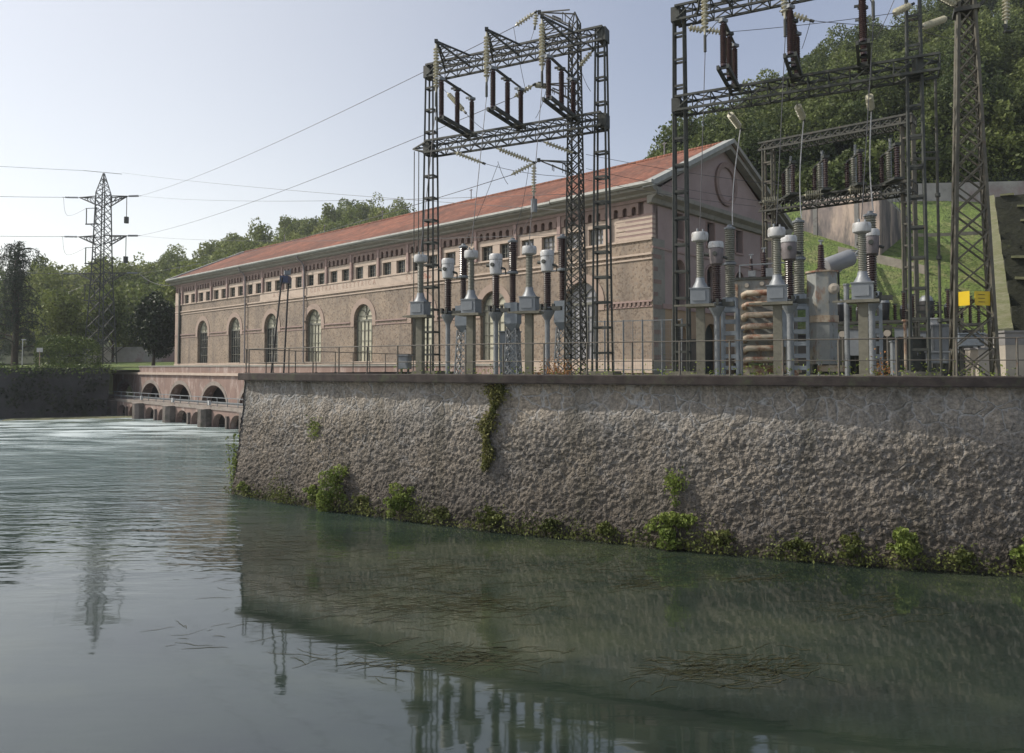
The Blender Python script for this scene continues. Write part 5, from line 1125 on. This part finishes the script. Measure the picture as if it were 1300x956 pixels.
MB().bar((-.45, -.85, 3.45), (.3, -.85, 3.15), .13).build('stay_pipe', 'transpipe', tf)
# ------------------------------------------------------------------ breaker row on table frames
def pot_breaker(label):
    root = T('tank_breaker', label, 'breaker', (0, 0, GZ), BA, 'low black pot breakers on table frames')
    mb = MB()
    for x in (-.85, .85):
        for y in (-.5, .5): mb.box(x, y, 1.25, .09, .09, 2.5)
    mb.box(0, -.5, 2.5, 1.9, .1, .12).box(0, .5, 2.5, 1.9, .1, .12).box(-.85, 0, 2.5, .1, 1, .12).box(.85, 0, 2.5, .1, 1, .12).box(0, -.5, 2.2, 1.9, .07, .07); mb.build('table_frame', 'towerdark', root)
    MB().lathe([(.17, 2.56), (.26, 2.75), (.29, 3.2), (.29, 3.42)], (-.5, -.1, 0), n=16).build('pot', 'black', root, smooth=True)
    MB().lathe([(.29, 3.42), (.27, 3.56), (.16, 3.68), (.05, 3.7)], (-.5, -.1, 0), n=16).build('pot_cap', 'galv', root, smooth=True)
    for i, (x, h, mm) in enumerate(((.02, .75, 'brown'), (.4, 1.35, 'brown'), (.78, 1.2, 'brown'))):
        bo = MB().lathe(ribs(.06, .1, 2.56, 2.56+h, .1), (x, .1*i, 0)).build('bushing', mm, root); MB().box(x, .1*i, 2.6+h, .22, .1, .07).build('terminal', 'steel', bo)
    MB().box(.35, -.25, 1.55, .75, .5, 1.3).build('cabinet', 'boxgrey', root)
    MB().lathe([(.05, 0), (.16, .04), (.16, .16)], (-.35, -.35, 1.95), (-.35, -3, 1.9), 12).bar((-.35, -.3, .3), (-.35, -.3, 1.9), .06).build('handwheel', 'pier', root)
    MB().box(-.3, .1, 1.4, .35, .4, 1.6).build('pipe_bank', 'towerdark', root); return root
pbk = pot_breaker('x')
for k, (px, Y, lb) in enumerate(((1080, 36.5, 'low black pot breaker on a table frame, left one beside the rusty transformer'), (1137, 35.5, 'low black pot breaker on a table frame, middle one before the grass slope'), (1193, 34.5, 'low black pot breaker on a table frame, right one behind the lattice tower'), (1052, 40.5, 'far black pot breaker partly hidden behind the octagonal tank'), (1108, 40, 'far black pot breaker behind the rightmost post transformer'), (1165, 39, 'far black pot breaker seen through the right gantry column'), (1222, 38, 'far black pot breaker seen through the lattice tower'))):
    loc = (xat(px, Y), Y, GZ+.1)
    if k == 0: pbk.location = loc; pbk['label'] = lb
    else: dup(pbk, loc, lb)
def cabinet(px, Y, w_, d_, h, z0, m_, label, name='control_cabinet', cat='cabinet'):
    q = pt(px, Y); root = T(name, label, cat, (q.x, q.y, GZ), BA+.1)
    MB().box(0, 0, z0+h/2, w_, d_, h).build('body', m_, root); MB().box(0, -.02, z0+h+.03, w_+.08, d_+.1, .05).build('lid', m_, root)
    dr = MB().box(0, -d_/2-.01, z0+h/2, w_*.84, .025, h*.86).build('door', m_, root); MB().box(w_*.3, -d_/2-.035, z0+h/2, .03, .03, .12).build('handle', 'galv', dr)
    if z0 > .2: MB().box(-w_*.35, 0, z0/2, .07, .07, z0).box(w_*.35, 0, z0/2, .07, .07, z0).build('legs', 'steel', root)
    return root
cabinet(1194, 27.5, .5, .45, 1.0, .95, 'boxgrey', 'upright grey cabinet left of the lattice tower foot')
cabinet(1190, 25.2, .62, .4, .36, .55, 'boxgrey', 'small wide grey box on legs just behind the railing at the tower')
cabinet(1186, 28.5, .35, .3, .36, 1.9, 'white', 'small white box on a post right of the right gantry column')
cabinet(514, 29.5, .42, .35, .52, .35, 'boxgrey', 'small grey meter box at the foot of the leftmost transformer post')
cabinet(1155, 30, .8, .6, 1.3, .3, 'steel', 'dark cabinet on legs behind the right gantry column')
cabinet(648, 33.5, .8, .6, 1.9, .1, 'bluegrey', 'pale blue-grey cabinet behind the middle breakers in front of the window')
cabinet(1232, 31, .9, .6, .5, 1.3, 'bluegrey', 'pale grey-blue tank box glimpsed through the lattice tower')
for k, (px, Y, w__, h__, m__, lb) in enumerate(((1012, 38, 1.1, 2.0, 'black', 'dark cabinet behind the gap between the rusty tanks'), (1066, 38.5, 1.0, 1.7, 'steel', 'low dark cabinet right of the octagonal tank'), (1122, 38.5, 1.0, 1.9, 'black', 'dark tall cabinet behind the middle pot breaker'), (1143, 33, .7, 1.5, 'boxgrey', 'grey cabinet under the middle pot breaker'), (1170, 37, 1.1, 1.8, 'steel', 'wide dark cabinet behind the foot of the right gantry column'), (1216, 36, 1.2, 2.1, 'black', 'dark cabinet glimpsed between the tower legs'), (1262, 35, .9, 1.9, 'piergrey', 'grey stone-coloured cabinet right of the tower foot'), (880, 34, .9, 1.6, 'black', 'dark cabinet in the shade by the gable door'))): cabinet(px, Y, w__, .7, h__, .05, m__, lb)
q = pt(1246, 28.5); st = T('stone_plinth', 'square pale pink stone plinth behind the lattice tower foot', 'plinth', (q.x, q.y, GZ), .1); MB().box(0, 0, .55, .78, .7, 1.1).build('block', 'pier', st); MB().box(0, 0, 1.13, .84, .76, .07).build('top_slab', 'piergrey', st)
q = pt(1281, 29.5); st = T('concrete_pier', 'pale concrete pier with grey cap at the right edge of the yard', 'pier', (q.x, q.y, GZ), 0); MB().box(0, 0, .65, .75, .75, 1.3).build('shaft', 'pier', st); MB().box(0, 0, 1.55, .78, .78, .5).box(0, 0, 1.83, .9, .9, .08).build('cap', 'piergrey', st)
MB().box(.48, -.1, .8, .2, .6, 1.5).build('side_slab', 'pier', st)
# thin pipes and posts in the yard
for px, Y, z1_, lb in ((1076, 26, 3.3, 'pale steel pipe post left of the rightmost transformer post'), (1150, 27, 2.1, 'thin rusty pipe post before the middle pot breaker'), (942, 30, 1.9, 'short thin pipe post in front of the rusty cooling pipes'), (1000, 28, 1.5, 'short pale pipe post beside the rusty tank'), (1040, 33, 4.4, 'thin steel pole behind the octagonal tank')):
    q = pt(px, Y); o_ = MB().tube((q.x, q.y, GZ), (q.x, q.y, GZ+z1_), .05 if px != 1076 else .09, 10).lathe([(.11, 0), (.11, .06)], (q.x, q.y, GZ+z1_)).build('pipe_post', 'galv' if px != 1150 else 'transpipe', org=(q.x, q.y, GZ)); tag(o_, lb, 'post')
# leaning floodlight mast
fa = T('floodlight_mast', 'two leaning black poles carrying a blue platform and floodlight at the wall end', 'floodlight', tuple(at(352, 470, 37)), 0)
A_ = at(344, 476, 37)-at(352, 470, 37); B_ = at(358, 352, 37)-at(352, 470, 37); C_ = at(360, 476, 37.5)-at(352, 470, 37); D_ = at(366.5, 352, 37.5)-at(352, 470, 37)
MB().tube(A_, B_, .045).build('pole', 'black', fa); MB().tube(C_, D_, .045).build('pole', 'black', fa)
E_ = (B_+D_)/2; MB().box(E_.x, E_.y, E_.z-.12, .42, .5, .36).build('platform', 'bluebox', fa); MB().box(E_.x+.1, E_.y, E_.z+.22, .3, .3, .2, .4).bar(E_, E_+Vector((.28, 0, .42)), .05).build('floodlight', 'boxgrey', fa)
# mesh fence in front of the building corner
fn = T('wire_fence', 'framed wire mesh fence panels in front of the power house corner', 'fence', (pt(722, 39).x, 39, GZ)); o3 = (pt(722, 39).x, 39, GZ)
a = pt(722, 40); b_ = pt(866, 37.5); fm = MB(); wm_ = MB(); n = 6
for k in range(n+1):
    q = a+(b_-a)*(k/n); MB().box(q.x, q.y, GZ+1.45, .08, .08, 2.9).build('post', 'galv', fn, org=o3)
    if k < n:
        r_ = a+(b_-a)*((k+1)/n)
        for z in (.3, 2.85): fm.bar(v3(q, GZ+z), v3(r_, GZ+z), .045)
        fm.bar(v3((q+r_)/2, GZ+.3), v3((q+r_)/2, GZ+2.85), .03)
        for j in range(1, 8): t = j/8; p_ = q+(r_-q)*t; wm_.bar(v3(p_, GZ+.3), v3(p_, GZ+2.85), .005)
        for j in range(1, 12): wm_.bar(v3(q, GZ+.3+j*.21), v3(r_, GZ+.3+j*.21), .005)
fm.build('rail', 'galv', fn, org=o3); wm_.build('mesh', 'galv', fn, org=o3)

# ------------------------------------------------------------------ pylon on the far bank
py_ = pt(127, 106); org = (py_.x, py_.y, 5.2); pl_ = T('pylon', 'tall steel transmission pylon with three pairs of arms on the far left bank', 'pylon', org)
U3 = Vector((.99, -.12, 0)); N3 = Vector((.12, .99, 0)); zt_ = zat(220, 106); ZA = [zat(250, 106), zat(300, 106), zat(347, 106)]
mb = MB(); zk = ZA[0]+.6
lattice(mb, (py_.x, py_.y, 5.2), (py_.x, py_.y, ZA[2]), (3.1, 3.1), (1.9, 1.9), U3, N3, 7, .13, .075, 'x'); lattice(mb, (py_.x, py_.y, ZA[2]), (py_.x, py_.y, zk), (1.9, 1.9), (1.35, 1.35), U3, N3, 11, .12, .07, 'x'); lattice(mb, (py_.x, py_.y, zk), (py_.x, py_.y, zt_), (1.35, 1.35), (.1, .1), U3, N3, 4, .09, .05, 'x')
mb.build('tower_body', 'steel', pl_, org=org); tipsL, tipsR = [], []
for z in ZA:
    for s_ in (-1, 1):
        tip = Vector((py_.x, py_.y, z))+U3*3.75*s_; mb = MB()
        for q in (-.65, .65):
            for dz in (0, -1.3): mb.bar(Vector((py_.x, py_.y, z+dz))+N3*q+U3*.6*s_, tip, .12)
        for k in (.33, .66):
            for q in (-.65, .65): a = Vector((py_.x, py_.y, z))+N3*q*(1-k)+U3*(.6+3.15*k)*s_; mb.bar(a, a-Vector((0, 0, 1.3*(1-k))), .07); mb.bar(a, Vector((py_.x, py_.y, z-1.3*(1-k+.3)))+N3*q*(1-k+.3)+U3*(.6+3.15*(k-.3))*s_, .05)
        mb.build('cross_arm', 'steel', pl_, org=org); (tipsL if s_ < 0 else tipsR).append(tip)
    if True:
        p = Vector((py_.x, py_.y, z-3.9))-U3*.7; mb = MB(); mb.bar(p, p-U3*2.0, .16); mb.bar(p+Vector((0, 0, 2.3)), p+Vector((0, 0, 2.3))-U3*2.0, .08)
        for k in (.4, 1.9): mb.bar(p-U3*k, p-U3*k+Vector((0, 0, 2.3)), .1)
        mb.bar(p-U3*1.3, Vector((py_.x, py_.y, z-4.8))-U3*.7, .08); mb.build('switch_frame', 'steel', pl_, org=org)
mb = MB().bar(v3(py_, zt_)-U3*3.2+Vector((0, 0, .5)), v3(py_, zt_)+U3*2.8-Vector((0, 0, .2)), .06); mb.build('earth_peak', 'steel', pl_, org=org)
for k in range(3):
    tl, tr_ = tipsL[k], tipsR[k]; dl_ = Vector((-1, -.1, .0)); nmk = ('top', 'middle', 'bottom')[k]
    disc_string('insulator_string', tl, tl+dl_*2.2, 'grey string on the left tip of the %s pylon arm' % nmk, 'strings at the pylon arm tips', 10, .14, 'galv')
    dr_ = Vector((.97, -.3, -.05)); disc_string('insulator_string', tr_, tr_+dr_*2.2, 'grey string on the right tip of the %s pylon arm' % nmk, 'strings at the pylon arm tips', 10, .14, 'galv')
    cable('power_line', tl+dl_*2.2, tl+Vector((-60, -6, 3.5)), 1.2, 'power line leaving the picture to the left from the %s pylon arm' % nmk, .03)
    pathcable('jumper_cable', [tl+dl_*2.2, tl+Vector((-1.7, 0, -2.6)), Vector((py_.x, py_.y, ZA[k]-1.6))-U3*2.6], 'slack jumper loop under the left %s pylon arm' % nmk, .02)
    end = at((655, 654, 650)[k], (33, 123, 222)[k], 30.8); cable('power_line', tr_+dr_*2.2, end, .7, 'long line from the %s pylon arm up to the %s mast arm' % (nmk, nmk), .016, n=24)
    if k < 2:
        q = tr_+Vector((-.1, 0, 0)); o_ = MB().tube(q, q-Vector((0, 0, 3.0)), .05, 6).tube(q-Vector((0, 0, 3.9)), q-Vector((0, 0, 3.0)), .32, 10).build('line_trap', 'steel', org=tuple(q)); tag(o_, 'dark cylinder hanging from the right %s pylon arm' % nmk, 'line trap')
cable('power_line', v3(py_, zt_)-U3*3.2+Vector((0, 0, .5)), v3(py_, zt_)+Vector((-75, -6, 6)), 1, 'topmost faint earth wire running left from the pylon peak', .025)
cable('power_line', v3(py_, zt_)+U3*2.8, v3(Mx, EYE+8.2)+Vector((0, 8, 0)), .3, 'faint earth wire running right from the pylon peak', .014, n=20)
cable('power_line', tipsR[2]+Vector((2, 0, -.2)), blocal(2, -1, 15.5), .6, 'line from the bottom pylon arm to the power house corner', .03)
for k, (pp_, zz_) in enumerate(((tipsR[0], 7.3), (tipsR[1], 5.6))): cable('power_line', pp_+Vector((2.1, -.6, -.1)), v3(Mx, EYE+zz_)+Vector((-.3, .6, 0)), .5, 'faint level wire from the %s pylon arm across to the lattice mast' % ('top' if k == 0 else 'middle'), .012, n=20)
# lines in front of the roof
for a, b_, lb in (((744, 196, 31), (1000, 236, 29), 'upper dark wire crossing in front of the roof and gable'), ((744, 214, 31), (985, 258, 30), 'second dark wire crossing in front of the roof and gable'), ((744, 228, 32), (960, 262, 31), 'third dark wire crossing low in front of the roof')):
    cable('power_line', at(*a), at(*b_), .1, lb, .01)

# ------------------------------------------------------------------ plants on the wall, weeds
BPX = np.array([650+F*q.x/q.y for q in bl]); _mono = int(np.argmax(BPX > 1340))
def wall_u(px): return float(np.interp(px, BPX[:_mono], np.arange(_mono)))
def wallpt(px, z, off=0.0):
    u = wall_u(px); i = int(u); w_ = u-i; t = max(0, (z+.5)/(ZT+.5)); ins = INSET*(1-(1-min(t, 1))**1.35); q = bl[i]*(1-w_)+bl[i+1]*w_-nl[i]*(ins-off); return Vector((q.x, q.y, z))
PL_ = [(428, 1.15, 1.5, 'leafy bush on the wall foot, left of the round bush', 1900), (400, .55, .75, 'small low bush at the wall foot left of the taller bush', 700), (510, .95, 1.05, 'rounded bush growing from the wall foot near the water', 1700), (627, .75, .55, 'low green bush at the wall foot below the ivy streak', 1000), (848, 1.25, 1.0, 'large spreading leafy bush at the wall foot with a tall bright shoot', 2600), (1148, .8, .85, 'bright green bush at the wall foot near the right edge', 1600), (1075, .55, .6, 'small bush at the wall foot left of the bright green one', 700), (1298, .6, .75, 'yellow-green bush at the wall foot cut by the right edge', 900), (312, .35, .35, 'small yellow-green tuft at the left wall corner', 350), (460, .5, .5, 'low ragged plant between the leafy bush and the round bush', 450), (560, .6, .4, 'flat straggly plant right of the round bush', 450), (700, .55, .38, 'low straggly plant right of the ivy streak', 420), (770, .6, .45, 'low ragged plant left of the large spreading bush', 520), (915, .6, .5, 'ragged plant just right of the large spreading bush', 500), (1010, .5, .4, 'small straggly plant halfway between large bush and bright green bush', 380), (1215, .55, .4, 'small straggly plant right of the bright green bush', 380)]
for k, (px, r_, h, lb, n) in enumerate(PL_):
    p0_ = wallpt(px, .25, .15); root = T('wall_bush', lb, 'bush', tuple(p0_)); c_ = crown_pts(n, 16, 1, .85, (.14, .34))*np.array([r_*.85, r_*.5, h*.66]); c_[:, 2] += h*.45
    if px == 848:
        e_ = rng.normal(size=(260, 3))*np.array([.16, .12, .16]); e_ += np.array([.22, .1, 1.75]); c_ = np.concatenate([c_, e_]); g_ = np.stack([.22*np.ones(90)+rng.normal(0, .06, 90), .1*np.ones(90), rng.uniform(1, 1.7, 90)], 1); c_ = np.concatenate([c_, g_])
    v, f = leaves(c_, .115); npmesh('foliage', v, f, 'leafF' if k > 8 or k in (3, 6) else 'leafP', root)
    mb = MB()
    for j in range(5): mb.path([(0, .15, -.1), (r_*.3*math.cos(j*1.3), 0, h*.4), (r_*.5*math.cos(j*1.3), -.1, h*.8)], [.02, .013, .005], 4)
    mb.build('stems', 'bark', root)
# tall plant left of the wall corner
q = Vector((bl[0].x-.15, bl[0].y+.9, .1)); root = T('corner_reeds', 'tall thin leafy shoots growing out of the water at the wall corner', 'plant', tuple(q)); cc = []
mb = MB()
for j in range(9):
    hx = rng.uniform(-.35, .35); h = rng.uniform(1.0, 2.6); mb.path([(hx*.3, 0, -.2), (hx*.7, 0, h*.5), (hx, 0, h)], [.015, .01, .004], 4)
    for _ in range(60): t = rng.random(); cc.append((hx*(.3+.7*t)+rng.normal()*.10*(1.3-t), rng.normal()*.1, h*t))
mb.build('stems', 'bark', root); v, f = leaves(np.array(cc), .13); npmesh('foliage', v, f, 'leafP', root)
# ivy streak
cc = []
for _ in range(3000):
    t = rng.random()**1.1; px = 621+rng.normal()*(7-4.2*t)*(.65+.45*math.sin(t*17))-11*t+4*math.sin(t*9); z = 4.92-2.9*t; p = wallpt(px, z, .07+rng.uniform(0, .14)); cc.append((p.x+rng.normal()*.04, p.y+rng.normal()*.04, z+rng.normal()*.05))
o_ = wallpt(621, 4.8); v, f = leaves(np.array(cc)-np.array(o_), .11); root = T('ivy', 'yellow-green ivy streak hanging down the wall from the coping', 'ivy', tuple(o_)); npmesh('foliage', v, f, 'leafY', root)
mb = MB(); mb.path([tuple(wallpt(621-9*t, 4.85-2.9*t, .06)-o_) for t in np.linspace(0, 1, 12)], .015, 4); mb.build('stems', 'bark', root)
cc = []
for _ in range(160): p = wallpt(391+rng.normal()*4, 3.1+rng.normal()*.22, .1); cc.append(tuple(p))
o_ = wallpt(391, 3.1); v, f = leaves(np.array(cc)-np.array(o_), .11); root = T('wall_tuft', 'tiny green tuft growing from a crack high on the wall', 'plant', tuple(o_)); npmesh('foliage', v, f, 'leafP', root)
# fringe along the waterline
cc = []
for i in range(len(bl)):
    p = bl[i]; n_ = nl[i]; 
    if p.x > 22: break
    dn = .5+noise.noise(Vector((p.x*.8, 0, 5)))*.9+noise.noise(Vector((p.x*2.7, 0, 2)))*.5
    for _ in range(int(max(14, 85*dn))):
        z = abs(rng.normal())*.30*(.4+dn)+.03; cc.append((p.x+n_.x*(.12+rng.uniform(-.1, .2))+rng.normal()*.1, p.y+n_.y*(.12+rng.uniform(-.1, .2)), z+.02))
v, f = leaves(np.array(cc), .10); tag(npmesh('waterline_weeds', v, f, 'leafF'), 'fringe of small plants and moss along the foot of the wall', 'weeds', kind='stuff')
cc = []
for i in range(0, len(bl), 3):
    p = bl[i]; n_ = nl[i]
    if p.x > 22: break
    for _ in range(int(max(0, 8+22*noise.noise(Vector((p.x*1.3, 4, 5)))))): cc.append((p.x+n_.x*.2+rng.normal()*.15, p.y+n_.y*.2, rng.uniform(.05, .8)**1.6))
# yard weeds behind the coping
cc = []
for i in range(900): px = rng.uniform(500, 1290); Y = interp([(500, 28.5), (700, 25.6), (900, 23.6), (1100, 21.9), (1300, 20.8)], px)+abs(rng.normal())*1.0; cc.append((xat(px, Y), Y, GZ+.1+abs(rng.normal())*.22))
v, f = leaves(np.array(cc), .09); tag(npmesh('yard_weeds', v, f, 'leafP'), 'scattered green weeds on the gravel behind the coping', 'weeds', kind='stuff')
cc = []
for i in range(900): px = rng.choice([695, 705, 716, 1120])+rng.normal()*7; Y = 26.8-(3.5 if px > 900 else 0)+rng.normal()*.3; cc.append((xat(px, Y), Y, GZ+.1+abs(rng.normal())*.3))
v, f = leaves(np.array(cc), .07); tag(npmesh('dry_weeds', v, f, 'orangeweed'), 'rust coloured dry weeds behind the coping near the lattice mast', 'weeds', kind='stuff')
# weed strands floating in the water
mb = MB()
def strand(px, py, ln, ang, w_):
    q = at(px, py, 1); t = -EYE/(q.z-EYE); X_, Y_ = q.x*t, q.y*t; pts = []; a = ang; x, y = X_, Y_; n = 7
    for k in range(n+1): pts.append((x, y)); x += ln/n*math.cos(a); y += ln/n*math.sin(a); a += random.uniform(-.45, .45)
    vs = []
    for k, (x, y) in enumerate(pts): ww = w_*(1-abs(2*k/n-1)**2)+.006; vs += [(x, y-ww, .006), (x, y+ww, .006)]
    mb.add(vs, [(2*k, 2*k+1, 2*k+3, 2*k+2) for k in range(n)])
clusters = [(330, 690, 60, 22, 120), (400, 745, 90, 22, 150), (470, 770, 60, 16, 90), (560, 725, 60, 14, 110), (600, 770, 90, 16, 110), (560, 760, 60, 18, 90), (620, 835, 60, 12, 70), (560, 822, 70, 8, 30), (960, 735, 60, 6, 40), (950, 850, 80, 18, 110), (870, 850, 50, 14, 50), (760, 720, 120, 22, 110), (1100, 770, 90, 14, 40), (820, 740, 30, 10, 40), (540, 665, 30, 3, 20), (500, 840, 90, 14, 50), (390, 700, 70, 25, 90), (250, 800, 50, 20, 14)]
for (px, py, sx, sy, n) in clusters:
    for _ in range(n): strand(px+rng.normal()*sx*.6, min(905, py+rng.normal()*sy*.6), rng.uniform(.15, .9), rng.normal(.15, .3)+random.choice((0, math.pi)), rng.uniform(.003, .010))
tag(mb.build('water_weeds', 'weedw'), 'brown and olive weed strands drifting at the water surface', 'weeds', kind='stuff')
# ------------------------------------------------------------------ air
hb = MB().span(-420, 420, -40, 420, -1.2, 130).build('haze', M['wire']); tag(hb, 'thin pale summer haze filling the valley', 'haze', kind='stuff')
hm = bpy.data.materials.new('haze_air'); hm.use_nodes = True; N = hm.node_tree.nodes; N.remove(N['Principled BSDF']); pv = N.new('ShaderNodeVolumePrincipled'); pv.inputs['Color'].default_value = (.86, .92, 1, 1); pv.inputs['Density'].default_value = .00030; pv.inputs['Anisotropy'].default_value = .35
hm.node_tree.links.new(pv.outputs[0], N['Material Output'].inputs['Volume']); hb.data.materials[0] = hm
